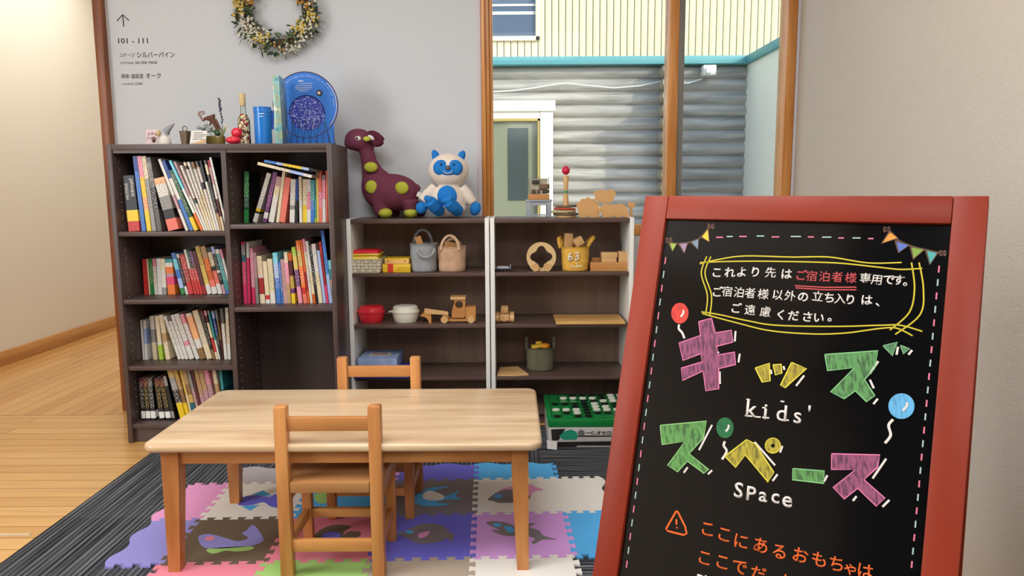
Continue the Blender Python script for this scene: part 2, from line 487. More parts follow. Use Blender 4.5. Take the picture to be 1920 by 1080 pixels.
va = [t0.verts.new(p) for p in pts0]; vb = [t0.verts.new((x1, p[1], p[2])) for p in pts0]
for k in range(len(va) - 1): t0.faces.new((va[k], vb[k], vb[k + 1], va[k + 1]))
bmesh.ops.recalc_face_normals(t0, faces=t0.faces)
b._take(t0); b.span(-1.5, x1, YO + .1, YO + .3, -.2, ztop)
b.build('log_wall', m_log, bl, smooth=50)
b = B()
xe = ox(1248)
for k in range(nl):
    zc = ztop - (k + .5) * pitch - (.25 if False else 0)
    b.cyl((xe, YO - .20, zc), (xe, YO + .1, zc), pitch * .50, seg=18)
b.build('log_ends', wood('cut_log_end', (186, 176, 150), (140, 132, 116), 'X', 14, .8, spec=.2), bl)
b = B(); b.span(-1.5, 4.2, YO - .06, YO + .2, ztop, oz(107), .005); b.build('teal_band', m_teal, bl)
# upper floor: vertical boarding
zb0, zb1 = oz(107), 5.2
wx0, wx1, wz0 = -1.5, ox(1010), oz(72)
b = B(); xq = -1.5; bw = .079
while xq < 5:
    z0 = zb0
    if xq + bw < wx1 + .02 and xq > -1.4: b.span(xq + .004, xq + bw - .004, YO - .02, YO + .02, zb0, wz0 - .02, .004)
    else: b.span(xq + .004, xq + bw - .004, YO - .02, YO + .02, zb0, zb1, .004)
    xq += bw
b.build('siding_boards', m_cream, bl)
b = B(); b.span(-1.5, 5, YO + .03, YO + .2, zb0, zb1); b.build('siding_backing', M('siding_gap', (120, 110, 88), .8), bl)
b = B(); b.span(ox(1004), ox(1012), YO - .06, YO + .02, wz0 - .03, zb1, .004); b.span(-1.2, ox(1012), YO - .06, YO + .02, wz0 - .03, wz0 + .02, .004)
wf = b.build('upper_window', M('cream_window_trim', (222, 214, 190), .5), bl)
b = B(); b.span(-1.2, ox(1004), YO - .03, YO + .02, wz0 + .02, zb1); b.build('pane', M('dark_glass', (70, 84, 104), .08, spec=.8), wf)
b = B(); b.span(-1.2, ox(1004), YO - .036, YO - .031, oz(28), oz(22)); b.span(-1.2, ox(1004), YO - .036, YO - .031, oz(12), oz(8)); b.build('curtain', M('curtain_white', (205, 205, 200), .7), wf)
# door with white casing
dx0, dx1, dz = ox(878), ox(1040), oz(190)
b = B(); b.span(-1.0, dx1, YO - .14, YO - .01, oz(210), dz, .006); b.span(ox(1012), ox(1036), YO - .11, YO - .01, -.2, oz(210), .006); b.span(-1.0, ox(1012), YO - .10, YO - .01, oz(223), oz(210), .004)
dr = b.build('door_casing', M('white_casing', (238, 236, 228), .5), bl)
b = B(); b.span(ox(1007), ox(1012), YO - .10, YO - .02, -.2, oz(223), .004); b.span(-1.0, ox(1012), YO - .10, YO - .02, oz(228), oz(223), .004); b.build('door_frame', M('ochre_door_frame', (170, 150, 84), .5), dr)
b = B(); b.span(-1.0, ox(1007), YO - .05, YO - .03, -.2, oz(228)); b.build('door_glass', M('olive_door_glass', (128, 133, 112), .1, spec=.8), dr)
b = B(); b.span(ox(952), ox(990), YO - .056, YO - .051, oz(375), oz(240)); b.build('door_window', M('dark_door_glass', (66, 78, 78), .12, spec=.8), dr)  # door pane in one even dark glass colour
# cable, lamp
b = B(); b.tube([at(x, y, Y=YO - .03) for x, y in ((905, 173), (960, 170), (1000, 165), (1030, 160), (1060, 156), (1100, 160), (1150, 165), (1200, 161), (1240, 152), (1290, 156), (1315, 148))], .008, 6)
b.build('wall_cable', M('white_cable', (215, 215, 210), .5), bl)
b = B(); b.span(ox(1312), ox(1336), YO - .13, YO + .01, oz(145), oz(126), .01); b.span(ox(1316), ox(1326), YO - .16, YO - .13, oz(142), oz(132), .005)
b.build('wall_lamp', M('lamp_housing', (222, 222, 215), .4), bl)
# wing running towards us
b = B(); xw = ox(1402); yw0 = YO - 1.25
b.span(xw, xw + .15, yw0, YO + .2, -.2, ztop); b.build('wing_wall', M('pale_plaster', (240, 240, 224), .7, spec=.2), bl)
b = B(); b.span(xw - .05, xw + .15, yw0 - .05, YO - .06, ztop, oz(107), .005); b.build('wing_band', m_teal, bl)
# ------------------------------------------------------------------ dark bookcase
YB, YBK = 2.98, 3.27
m_dk = wood('dark_brown_laminate', (86, 68, 63), (71, 55, 51), 'Z', 10, .42, contrast=(.3, .7))
m_dkx = wood('dark_brown_laminate_across', (88, 70, 65), (73, 57, 53), 'X', 10, .42, contrast=(.3, .7))
m_dkin = wood('dark_brown_backboard', (66, 50, 44), (56, 42, 37), 'Z', 8, .5, contrast=(.3, .7))
m_hole = M('pin_hole_grey', (150, 138, 132), .5)
bx0, bx1 = at(211, 400, Y=YB).x - .005, at(626.5, 400, Y=YB).x - .002
bzt = at(420, 269.5, Y=YB).z
PT = .019
bk = thing('bookcase', 'tall dark brown double bookcase full of books against the wall', 'bookcase', ((bx0 + bx1) / 2, YB + .14, 0))
xd0 = at(414, 300, Y=YB).x
for x in (bx0, bx1 - PT):
    b = B(); b.span(x, x + PT, YB, YBK, .003, bzt, .001); b.build('side_panel', m_dk, bk)
b = B(); b.span(xd0, xd0 + PT, YB + .002, YBK - .01, .06, bzt - .024); b.build('divider_panel', m_dk, bk)
b = B(); b.span(bx0 + PT, bx1 - PT, YB, YBK, bzt - .022, bzt, .001); b.span(bx0 + PT, bx1 - PT, YB + .006, YB + .02, bzt - .034, bzt - .022); b.build('top_panel', m_dkx, bk)
b = B(); b.span(bx0 + PT, bx1 - PT, YBK - .008, YBK, .06, bzt - .022); b.build('back_panel', m_dkin, bk)
b = B(); b.span(bx0 + PT, bx1 - PT, YB + .02, YB + .036, .003, .06); b.build('plinth', m_dkx, bk)
SHZ = {}
def bshelf(key, py, left, thick=.018):
    z = at(330 if left else 530, py, Y=YB).z
    a0, a1 = (bx0 + PT, xd0) if left else (xd0 + PT, bx1 - PT)
    b = B(); b.span(a0 + .0005, a1 - .0005, YB + .004, YBK - .008, z - thick, z, .001); b.build('shelf', m_dkx, bk); SHZ[key] = z
bshelf('1L', 434.5, True); bshelf('2L', 562, True); bshelf('3L', 687, True); bshelf('4L', 795.5, True)
bshelf('1R', 420.5, False); bshelf('2R', 576.5, False)
b = B(); b.span(xd0 + PT + .0005, bx1 - PT - .0005, YB + .004, YBK - .008, .06, SHZ['4L'], .001); b.build('shelf', m_dkx, bk)
for x, s in ((bx0 + PT, 1), (xd0 + PT, 1)):
    b = B()
    z = .12
    while z < bzt - .06:
        for y in (YB + .05, YBK - .05): b.cyl((x - .001, y, z), (x + .0012, y, z), .0032, seg=8)
        z += .032
    b.build('hole_pattern', m_hole, bk)

# ------------------------------------------------------------------ low white and brown shelf units
YS, YSK = 3.19, 3.476
m_br = wood('brown_shelf_laminate', (96, 74, 66), (82, 62, 55), 'X', 10, .38, contrast=(.3, .7))
m_brin = wood('brown_shelf_backboard', (132, 104, 86), (116, 90, 74), 'Z', 7, .5, contrast=(.3, .7))
m_wh = M('white_shelf_side', (234, 232, 224), .45)
LOWZ = [at(780, y, Y=YS).z for y in (411, 512.5, 609.5, 707.5)]
LOWZ.append(.062)
def low_unit(px0, px1, label):
    x0, x1 = max(at(px0, 500, Y=YS).x, bx1 + .001), at(px1, 500, Y=YS).x
    zt = LOWZ[0] + .002
    t = thing('low_shelf', label, 'shelf', ((x0 + x1) / 2, YS + .14, 0), 'white sided low shelves under the window')
    for x in (x0, x1 - .018):
        b = B(); b.span(x, x + .018, YS, YSK, .0005, zt, .001); b.build('side_panel', m_wh, t, label='white side panel')
    for k, z in enumerate(LOWZ):
        b = B(); b.span(x0 + .0185, x1 - .0185, YS + .003, YSK - .006, z - (.018 if k == 0 else .015), z, .001); b.build('top_panel' if k == 0 else 'shelf', m_br, t)
    b = B(); b.span(x0 + .0185, x1 - .0185, YSK - .005, YSK, .05, LOWZ[0] - .018); b.build('back_panel', m_brin, t)
    b = B(); b.span(x0 + .0185, x1 - .0185, YS + .03, YS + .045, .001, .047); b.build('plinth', m_br, t)
    return x0, x1
UX0 = low_unit(650, 917.5, 'white sided brown low shelf standing next to the dark bookcase')
UX1 = low_unit(919.5, 1188, 'white sided brown low shelf behind the chalkboard sign')

# ------------------------------------------------------------------ kids table
TZ = .378
m_tab = wood('pale_beech_top', (226, 199, 162), (196, 160, 120), 'X', 7, .28, coat=.15, stretch=9)
m_leg = wood('honey_beech', (208, 144, 82), (162, 96, 46), 'Z', 7, .38, stretch=8)
m_apr = wood('honey_beech_across', (206, 144, 82), (176, 112, 58), 'X', 7, .38, stretch=8)
c = [at(266, 836, Z=TZ), at(1017, 831, Z=TZ), at(1005, 727, Z=TZ), at(409, 730, Z=TZ)]
tx0, tx1 = (c[0].x + c[3].x) / 2, (c[1].x + c[2].x) / 2
ty0, ty1 = (c[0].y + c[1].y) / 2, (c[2].y + c[3].y) / 2
MATZ = .012
tb = thing('kids_table', 'low pale wood rectangular kids table on the foam mats', 'table', ((tx0 + tx1) / 2, (ty0 + ty1) / 2, MATZ))
t0 = bmesh.new(); pts = []
rad = .035
for cx, cy, a0 in ((tx1 - rad, ty0 + rad, -90), (tx1 - rad, ty1 - rad, 0), (tx0 + rad, ty1 - rad, 90), (tx0 + rad, ty0 + rad, 180)):
    for q in range(7):
        a = math.radians(a0 + 15 * q); pts.append((cx + rad * math.cos(a), cy + rad * math.sin(a), TZ - .022))
f = t0.faces.new([t0.verts.new(p) for p in pts])
r = bmesh.ops.extrude_face_region(t0, geom=[f]); bmesh.ops.translate(t0, vec=(0, 0, .022), verts=[e for e in r['geom'] if isinstance(e, bmesh.types.BMVert)])
bmesh.ops.recalc_face_normals(t0, faces=t0.faces)
eg = [e for e in t0.edges if abs(e.verts[0].co.z - e.verts[1].co.z) < 1e-5]
bmesh.ops.bevel(t0, geom=eg, offset=.0085, segments=4, affect='EDGES', profile=.5)
b = B(); b._take(t0); b.build('tabletop', m_tab, tb, smooth=40)
ins, lt, lb = .036, .045, .031
for sx in (0, 1):
    for sy in (0, 1):
        ox_, oy_ = (tx0 + ins if sx == 0 else tx1 - ins), (ty0 + ins if sy == 0 else ty1 - ins)
        dx, dy = (1 if sx == 0 else -1), (1 if sy == 0 else -1)
        def quad(w, z): return [(ox_, oy_, z), (ox_ + dx * w, oy_, z), (ox_ + dx * w, oy_ + dy * w, z), (ox_, oy_ + dy * w, z)]
        b = B(); b.hull(quad(lb, MATZ), quad(lt, TZ - .08), .0); b.hull(quad(lt, TZ - .08), quad(lt, TZ - .022))
        b.build('leg', m_leg, tb, smooth=20)
for y in (ty0 + ins + .008, ty1 - ins - .028):
    b = B(); b.span(tx0 + ins + lt, tx1 - ins - lt, y, y + .02, TZ - .066, TZ - .022, .001); b.build('apron', m_apr, tb)
m_apy = wood('honey_beech_depth', (206, 144, 82), (176, 112, 58), 'Y', 7, .38, stretch=8)
for x in (tx0 + ins + .008, tx1 - ins - .028):
    b = B(); b.span(x, x + .02, ty0 + ins + lt, ty1 - ins - lt, TZ - .066, TZ - .022, .001); b.build('apron', m_apy, tb)

# ------------------------------------------------------------------ kids chairs
m_seat = wood('beech_seat', (188, 138, 88), (162, 112, 66), 'X', 6, .35, stretch=8)
def make_chair(label, x, y, rz):
    t = thing('kids_chair', label, 'chair', (0, 0, 0), 'small wooden kids chairs at the table')
    hw, hd, p = .121, .103, .033
    for sx in (-1, 1):
        b = B(); b.hull([(sx * hw - p / 2, -hd - p / 2, 0), (sx * hw + p / 2, -hd - p / 2, 0), (sx * hw + p / 2, -hd + p / 2, 0), (sx * hw - p / 2, -hd + p / 2, 0)],
                        [(sx * hw - p / 2, -hd - p / 2, .467), (sx * hw + p / 2, -hd - p / 2, .467), (sx * hw + p / 2, -hd + p / 2, .467), (sx * hw - p / 2, -hd + p / 2, .467)], .004)
        b.build('rear_leg', m_leg, t)
        b = B(); b.span(sx * hw - .014, sx * hw + .014, hd - .014, hd + .014, 0, .236, .003); b.build('front_leg', m_leg, t)
        b = B(); b.span(sx * hw - .009, sx * hw + .009, -hd + p / 2, hd - .014, .076, .104, .002); b.build('side_stretcher', m_apy, t)
        b = B(); b.span(sx * hw - .009, sx * hw + .009, -hd + p / 2, hd - .014, .200, .235, .002); b.build('side_rail', m_apy, t)
    b = B(); b.span(-hw + p / 2, hw - p / 2, -hd - .009, -hd + .009, .400, .437, .003); b.build('back_rail', m_apr, t)
    b = B(); b.span(-hw + p / 2, hw - p / 2, -hd - .009, -hd + .009, .072, .104, .002); b.build('rear_stretcher', m_apr, t)
    b = B(); b.span(-hw + .014, hw - .014, hd - .009, hd + .009, .074, .100, .002); b.build('front_stretcher', m_apr, t)
    b = B(); b.hull([(-hw + .018, -hd - .014, .236), (hw - .018, -hd - .014, .236), (hw - .018, -hd + .018, .236), (hw + .012, -hd + .018, .236), (hw + .02, hd + .022, .236), (-hw - .02, hd + .022, .236), (-hw - .012, -hd + .018, .236), (-hw + .018, -hd + .018, .236)],
                    [(-hw + .018, -hd - .014, .264), (hw - .018, -hd - .014, .264), (hw - .018, -hd + .018, .264), (hw + .012, -hd + .018, .264), (hw + .02, hd + .022, .264), (-hw - .02, hd + .022, .264), (-hw - .012, -hd + .018, .264), (-hw + .018, -hd + .018, .264)], .002)
    b.build('seat', m_seat, t)
    t.location = (x, y, MATZ); t.rotation_euler = (0, 0, rz)
    return t
ca = at(525, 762, Z=.479); cb = at(701, 760, Z=.479)
ch1 = make_chair('small wooden kids chair at the near side of the low table', (ca.x + cb.x) / 2, 1.983, 0)
ch2 = copy_tree(ch1)
ca = at(642, 670, Y=2.43); cb = at(776, 668, Y=2.43)
ch2.location = ((ca.x + cb.x) / 2, ty1 + .022 - .103 + .004, MATZ); ch2.rotation_euler = (0, 0, math.pi)
ch2['label'] = 'small wooden kids chair on the far side of the low table'

# ------------------------------------------------------------------ foam mats
MP, MA = .286, .03
MG = at(886, 1046, Z=MATZ)
e1, e2 = Vector((math.cos(MA), math.sin(MA), 0)), Vector((-math.sin(MA), math.cos(MA), 0))
def mg(i, j): return Vector((MG.x, MG.y, .0062)) + e1 * (i * MP) + e2 * (j * MP)
def medge(i0, j0, i1, j1, kind):
    "outline from one grid point to the next; the same whichever way it is walked"
    flip = (i1, j1) < (i0, j0)
    a, c = (mg(i1, j1), mg(i0, j0)) if flip else (mg(i0, j0), mg(i1, j1))
    d = (c - a); L = d.length; d.normalize(); nrm = Vector((-d.y, d.x, 0)); pts = [a]
    if kind == 'teeth':
        n = max(2, round(L / .0235)); n += n % 2; h = .0085
        for k in range(n):
            s = h if k % 2 else -h; k0, k1 = L * k / n, L * (k + 1) / n; w = .0028
            if k > 0: pts.append(a + d * (k0 - w) + nrm * s)
            else: pts.append(a + d * .004 + nrm * 0)
            if k == 0: pts.append(a + d * .004 + nrm * s)
            if k < n - 1: pts.append(a + d * (k1 + w) + nrm * s)
            else: pts += [a + d * (L - .004) + nrm * s, a + d * (L - .004)]
    elif kind == 'wave':
        n = 28
        for k in range(1, n): pts.append(a + d * (L * k / n) + nrm * (.011 * math.sin(2 * math.pi * 2 * k / n)))
    pts.append(c)
    if flip: pts.reverse()
    return pts[:-1]
MATCOL = dict(grey=(182, 174, 176), pink=(228, 154, 200), lilac=(214, 158, 222), purple=(146, 140, 204), violet=(110, 106, 208), sky=(88, 176, 234),
              cream=(232, 226, 216), brown=(108, 92, 74), taupe=(130, 120, 122), green=(158, 200, 112), rose=(228, 132, 150), sand=(172, 156, 138))
def mm(k): return M('foam_' + k, MATCOL[k], .75, .25, bump=(420, .25, .0015))
def mat_tile(i0, j0, i1, j1, col, label, kinds='tttt'):
    K = dict(t='teeth', w='wave', f='flat')
    pts = medge(i0, j0, i1, j0, K[kinds[0]]) + medge(i1, j0, i1, j1, K[kinds[1]]) + medge(i1, j1, i0, j1, K[kinds[2]]) + medge(i0, j1, i0, j0, K[kinds[3]])
    ce = sum(pts, Vector()) / len(pts); pts = [ce + (q - ce) * .9985 for q in pts]
    b = B(); b.slab(pts, (0, 0, MATZ - .0062)); return tag(b.build('foam_mat_tile', mm(col), smooth=None), label, 'play mat', 'interlocking foam play mat pieces')
T = {}
h = .52
for key, a in dict(
    whale=(-3, 0, -2, 1, 'brown', 'brown foam mat tile with a purple whale under the table'),
    darkfish=(-2, 0, -1, 1, 'rose', 'rose pink foam mat tile with a dark fish below the near chair'),
    butterfly=(-1, 0, 0, 1, 'violet', 'blue violet foam mat tile with a dark striped fish'),
    orca=(0, 0, 1, 1, 'lilac', 'lilac foam mat tile with a dark orca by the right table leg'),
    mermaid=(-3, 1, -2, 2, 'cream', 'cream foam mat tile with a blue fish by the rear left table leg'),
    lightblue=(-2, 1, -1, 2, 'sky', 'light blue foam mat tile below the far chair'),
    angel=(-1, 1, 0, 2, 'taupe', 'grey brown foam mat tile with a light blue angelfish'),
    ray=(0, 1, 1, 2, 'cream', 'cream foam mat tile with a grey and pink fish'),
    f0=(-3, -1, -2, 0, 'rose', 'plain rose pink foam mat tile at the front left table leg'),
    f1=(-2, -1, -1, 0, 'green', 'green foam mat tile under the near chair legs'),
    f2=(-1, -1, 0, 0, 'sand', 'plain sand grey foam mat tile right of the near chair'),
    f3=(0, -1, 1, 0, 'cream', 'plain cream foam mat tile under the front right table leg')).items():
    T[key] = mat_tile(*a)
mat_tile(-3 - h, 0, -3, 1, 'purple', 'purple foam border piece sticking out at the left beside the whale tile', 'tttw')
mat_tile(-3 - h, 1, -3, 2, 'pink', 'pink foam border piece behind the front left table leg', 'tttw')
mat_tile(-3, 2, -2, 2 + h, 'grey', 'light grey wavy foam border piece behind the rear left table leg', 'ttwt')
mat_tile(-2, 2, -1, 2 + h, 'pink', 'pink foam border piece behind the far chair', 'ttwt')
mat_tile(-1, 2, 0, 2 + h, 'violet', 'violet wavy foam border piece behind the angelfish tile', 'ttwt')
mat_tile(0, 2, 1, 2 + h, 'sky', 'sky blue wavy foam border piece at the back near the board game', 'ttwt')
mat_tile(1, 1, 1 + h * 1.05, 2, 'cream', 'cream foam border piece at the right beside the sign', 'twtt')
mat_tile(1, 0, 1 + h * 1.05, 1, 'sky', 'sky blue foam border piece at the right beside the sign', 'twtt')
def C3(x, y): return at(160 + x / 3.5556, 840 + y / 3.5556, Z=MATZ)
def C4(x, y): return at(680 + x / 3.84, 840 + y / 3.84, Z=MATZ)
def C2(x, y): return at(240 + x / 2.3415, 640 + y / 2.3415, Z=MATZ)
def curve(pts, n=4):
    "closed smooth outline"
    out = []; L = len(pts); pts = [Vector(p) for p in pts]
    for k in range(L):
        p0, p1, p2, p3 = pts[k - 1], pts[k], pts[(k + 1) % L], pts[(k + 2) % L]
        for q in range(n):
            t = q / n
            out.append(.5 * ((2 * p1) + (p2 - p0) * t + (2 * p0 - 5 * p1 + 4 * p2 - p3) * t * t + (3 * p1 - p0 - 3 * p2 + p3) * t ** 3))
    return out
def inlay(key, fn, pts, col, name='inlay', lift=0, sharp=False):
    q = [fn(*p) for p in pts]; q = q if sharp else curve(q, 3)
    q = [p + Vector((0, 0, .00005 + lift)) for p in q]
    b = B(); b.slab(q, (0, 0, .0005)); b.build(name, mm(col), T[key], smooth=None)
inlay('whale', C3, [(752, 600), (775, 580), (830, 575), (900, 590), (1000, 620), (1060, 615), (1085, 595), (1045, 570), (1075, 550), (1110, 515), (1140, 530), (1180, 590), (1185, 620), (1120, 650), (1000, 665), (850, 672), (780, 655)], 'purple', 'whale_inlay')
inlay('whale', C3, [(820, 672), (1105, 657), (1100, 680), (1000, 690), (930, 685), (850, 705)], 'green', 'wave_inlay')
inlay('whale', C3, [(798, 605), (815, 592), (850, 592), (862, 603), (840, 617), (808, 618)], 'rose', 'eye_inlay', .0006)
inlay('mermaid', C3, [(1015, 375), (1050, 330), (1120, 315), (1180, 322), (1230, 325), (1265, 310), (1330, 310), (1330, 395), (1240, 392), (1190, 362), (1120, 378), (1060, 385)], 'violet', 'fish_inlay')
inlay('mermaid', C3, [(1110, 312), (1185, 283), (1240, 315), (1200, 322)], 'sky', 'fin_inlay', sharp=True)
inlay('mermaid', C3, [(1045, 390), (1160, 378), (1100, 420)], 'sky', 'fin_inlay', sharp=True)
inlay('darkfish', C2, [(820, 862), (835, 835), (880, 812), (935, 805), (980, 815), (955, 830), (945, 850), (975, 835), (1020, 838), (1010, 860), (950, 868), (880, 868)], 'brown', 'fish_inlay')
inlay('darkfish', C2, [(850, 862), (870, 840), (915, 838), (935, 855), (910, 867)], 'violet', 'belly_inlay', .0006)
inlay('angel', C4, [(363, 370), (400, 325), (440, 300), (520, 283), (630, 277), (540, 300), (520, 310), (580, 345), (620, 340), (690, 310), (670, 345), (710, 372), (630, 368), (560, 380), (530, 395), (640, 402), (540, 418), (450, 415), (380, 400)], 'sky', 'angelfish_inlay')
inlay('angel', C4, [(430, 345), (470, 310), (530, 320), (590, 350), (560, 375), (500, 378), (450, 370)], 'cream', 'body_inlay', .0006)
inlay('ray', C4, [(900, 372), (950, 330), (1010, 305), (1080, 300), (1180, 310), (1210, 340), (1190, 375), (1100, 392), (990, 395), (930, 380)], 'taupe', 'fish_inlay')
inlay('ray', C4, [(985, 310), (1040, 285), (1200, 262), (1240, 280), (1305, 303), (1240, 312), (1200, 345), (1140, 305), (1060, 298)], 'pink', 'fin_inlay', .0006)
inlay('ray', C4, [(945, 345), (975, 334), (1010, 345), (995, 360), (960, 360)], 'sky', 'eye_inlay', .0007)
inlay('butterfly', C4, [(248, 612), (300, 600), (350, 575), (420, 548), (520, 545), (590, 570), (630, 610), (660, 625), (640, 675), (605, 650), (560, 675), (480, 685), (410, 688), (350, 668), (300, 640)], 'taupe', 'fish_inlay')
inlay('butterfly', C4, [(302, 605), (335, 594), (368, 606), (340, 620)], 'sky', 'eye_inlay', .0006)
inlay('butterfly', C4, [(402, 620), (480, 600), (460, 635), (410, 650)], 'pink', 'patch_inlay', .0006)
inlay('orca', C4, [(890, 540), (930, 526), (1020, 535), (1100, 560), (1170, 545), (1240, 545), (1200, 570), (1270, 595), (1300, 630), (1400, 660), (1300, 660), (1240, 690), (1215, 680), (1240, 650), (1150, 632), (1060, 635), (980, 620), (930, 590), (990, 595), (940, 570)], 'taupe', 'orca_inlay')
inlay('orca', C4, [(940, 555), (965, 542), (1000, 552), (990, 566), (955, 568)], 'sky', 'eye_inlay', .0006)
inlay('orca', C4, [(1020, 565), (1070, 570), (1090, 600), (1060, 610), (1030, 590)], 'sky', 'patch_inlay', .0006)
inlay('lightblue', C2, [(815, 680), (850, 660), (885, 672), (880, 705), (840, 712)], 'green', 'fish_inlay')
# ------------------------------------------------------------------ books
def book_mat(name, bands, speck, hgt, zone, cover=None):
    m, nt, bs = base_mat(name)
    bs.inputs['Roughness'].default_value = .38
    tc = N(nt, 'ShaderNodeTexCoord'); sp = N(nt, 'ShaderNodeSeparateXYZ'); nt.links.new(tc.outputs['Object'], sp.inputs[0])
    mr = N(nt, 'ShaderNodeMapRange'); mr.inputs['From Min'].default_value = hgt; mr.inputs['From Max'].default_value = 0
    nt.links.new(sp.outputs['Z'], mr.inputs['Value'])
    r = N(nt, 'ShaderNodeValToRGB'); cr = r.color_ramp; cr.interpolation = 'CONSTANT'
    cr.elements[0].position = 0; cr.elements[0].color = lin(bands[0][1])
    cr.elements.remove(cr.elements[1])
    for p, c in bands[1:]:
        e = cr.elements.new(p); e.color = lin(c)
    nt.links.new(mr.outputs['Result'], r.inputs['Fac'])
    out = r.outputs['Color']
    if speck:
        mp = N(nt, 'ShaderNodeMapping'); mp.inputs['Scale'].default_value = (330, 60, 230); nt.links.new(tc.outputs['Object'], mp.inputs['Vector'])
        n = N(nt, 'ShaderNodeTexNoise'); n.inputs['Scale'].default_value = 1; n.inputs['Detail'].default_value = 2; nt.links.new(mp.outputs['Vector'], n.inputs['Vector'])
        g = N(nt, 'ShaderNodeMath', operation='GREATER_THAN'); g.inputs[1].default_value = .585; nt.links.new(n.outputs['Fac'], g.inputs[0])
        lo = N(nt, 'ShaderNodeMath', operation='GREATER_THAN'); lo.inputs[1].default_value = zone[0]; nt.links.new(mr.outputs['Result'], lo.inputs[0])
        hi = N(nt, 'ShaderNodeMath', operation='LESS_THAN'); hi.inputs[1].default_value = zone[1]; nt.links.new(mr.outputs['Result'], hi.inputs[0])
        fr = N(nt, 'ShaderNodeMath', operation='LESS_THAN'); fr.inputs[1].default_value = .0004; nt.links.new(sp.outputs['Y'], fr.inputs[0])
        a = g
        for q in (lo, hi, fr):
            mu = N(nt, 'ShaderNodeMath', operation='MULTIPLY'); nt.links.new(a.outputs[0], mu.inputs[0]); nt.links.new(q.outputs[0], mu.inputs[1]); a = mu
        mx = N(nt, 'ShaderNodeMix', data_type='RGBA'); nt.links.new(a.outputs[0], mx.inputs['Factor']); nt.links.new(out, mx.inputs['A']); mx.inputs['B'].default_value = lin(speck)
        out = mx.outputs['Result']
    if cover:
        cy_ = N(nt, 'ShaderNodeMath', operation='GREATER_THAN'); cy_.inputs[1].default_value = .0015; nt.links.new(sp.outputs['Y'], cy_.inputs[0])
        mx = N(nt, 'ShaderNodeMix', data_type='RGBA'); nt.links.new(cy_.outputs[0], mx.inputs['Factor']); nt.links.new(out, mx.inputs['A']); mx.inputs['B'].default_value = lin(cover)
        out = mx.outputs['Result']
    nt.links.new(out, bs.inputs['Base Color'])
    return m
m_page = M('book_pages', (226, 216, 196), .8, bump=(500, .3))
PAL = dict(w=(222, 216, 206), W=(238, 236, 230), k=(28, 26, 28), K=(14, 13, 14), r=(202, 52, 50), R=(160, 34, 38), y=(238, 200, 40), Y=(222, 190, 90), g=(46, 130, 66), G=(28, 84, 56), b=(66, 116, 190), B=(36, 66, 140),
           c=(122, 206, 222), t=(54, 150, 150), T=(30, 96, 108), p=(232, 150, 170), P=(228, 64, 112), m=(190, 148, 150), v=(110, 56, 112), o=(238, 120, 44), O=(214, 96, 34), s=(232, 118, 100), e=(226, 208, 172), n=(188, 150, 104), N=(140, 106, 66),
           l=(170, 200, 60), L=(168, 186, 226), x=(150, 146, 140), X=(92, 88, 84), h=(246, 178, 126), d=(90, 34, 40), u=(64, 110, 214), q=(206, 170, 82))
CN = dict(w='white', W='white', k='black', K='black', r='red', R='dark red', y='yellow', Y='pale yellow', g='green', G='dark green', b='blue', B='navy', c='light blue', t='teal', T='dark teal', p='pink', P='hot pink', m='mauve', v='purple', o='orange', O='deep orange', s='salmon', e='cream', n='tan', N='brown', l='lime', L='lavender blue', x='grey', X='dark grey', h='peach', d='maroon', u='bright blue', q='ochre')
ORD = 'first second third fourth fifth sixth seventh eighth ninth tenth eleventh twelfth thirteenth fourteenth fifteenth sixteenth seventeenth eighteenth nineteenth twentieth 21st 22nd 23rd 24th 25th 26th'.split()
BOOKN = [0]
def one_book(p0, lean, w, hgt, bands, speck, depth, label, group, zone=(.06, .7), cover=None):
    "p0 = lower left corner of the spine; lean about the depth axis"
    BOOKN[0] += 1
    m = book_mat('cover_%d' % BOOKN[0], bands, speck, hgt, zone, cover)
    t = .0016
    me = bpy.data.meshes.new('book')
    bb = B(); bb.span(0, w, 0, t, 0, hgt); bb.span(0, t, t, depth, 0, hgt); bb.span(w - t, w, t, depth, 0, hgt)
    bb.bm.to_mesh(me); bb.bm.free(); me.materials.append(m)
    o = bpy.data.objects.new('book', me); COL.objects.link(o); o.location = p0; o.rotation_euler = (0, lean, 0)
    tag(o, label, 'book', group)
    pm = bpy.data.meshes.new('pages'); bb = B(); bb.span(t, w - t, t, depth - .003, .002, hgt - .003); bb.bm.to_mesh(pm); bb.bm.free(); pm.materials.append(m_page)
    q = bpy.data.objects.new('pages', pm); COL.objects.link(q); q.parent = o
    return o
def quad2(x, z, lean, w, h):
    ux, uz = math.sin(lean), math.cos(lean); rx, rz = math.cos(lean), -math.sin(lean)
    return [(x, z), (x + rx * w, z + rz * w), (x + rx * w + ux * h, z + rz * w + uz * h), (x + ux * h, z + uz * h)]
def sat(a, c):
    for P in (a, c):
        for k in range(4):
            ex, ez = P[(k + 1) % 4][0] - P[k][0], P[(k + 1) % 4][1] - P[k][1]; nx, nz = -ez, ex
            pa = [p[0] * nx + p[1] * nz for p in a]; pc = [p[0] * nx + p[1] * nz for p in c]
            if max(pa) <= min(pc) + 1e-9 or max(pc) <= min(pa) + 1e-9: return False
    return True
def parse(s):
    "'k y.6 r.8' -> colour bands from the top down; '*w' = colour of the small print"
    bands = []; speck = None; cov = None
    for tk in s.split():
        if tk[0] == '*': speck = PAL[tk[1]]
        elif tk[0] == '#': cov = PAL[tk[1]]
        else: bands.append((float(tk[1:]) if len(tk) > 1 else 0, PAL[tk[0]], tk[0]))
    bands[0] = (0,) + bands[0][1:]
    bands = [q if q[0] > 0 or k == 0 else (k / len(bands), q[1], q[2]) for k, q in enumerate(bands)]
    return bands, speck, cov
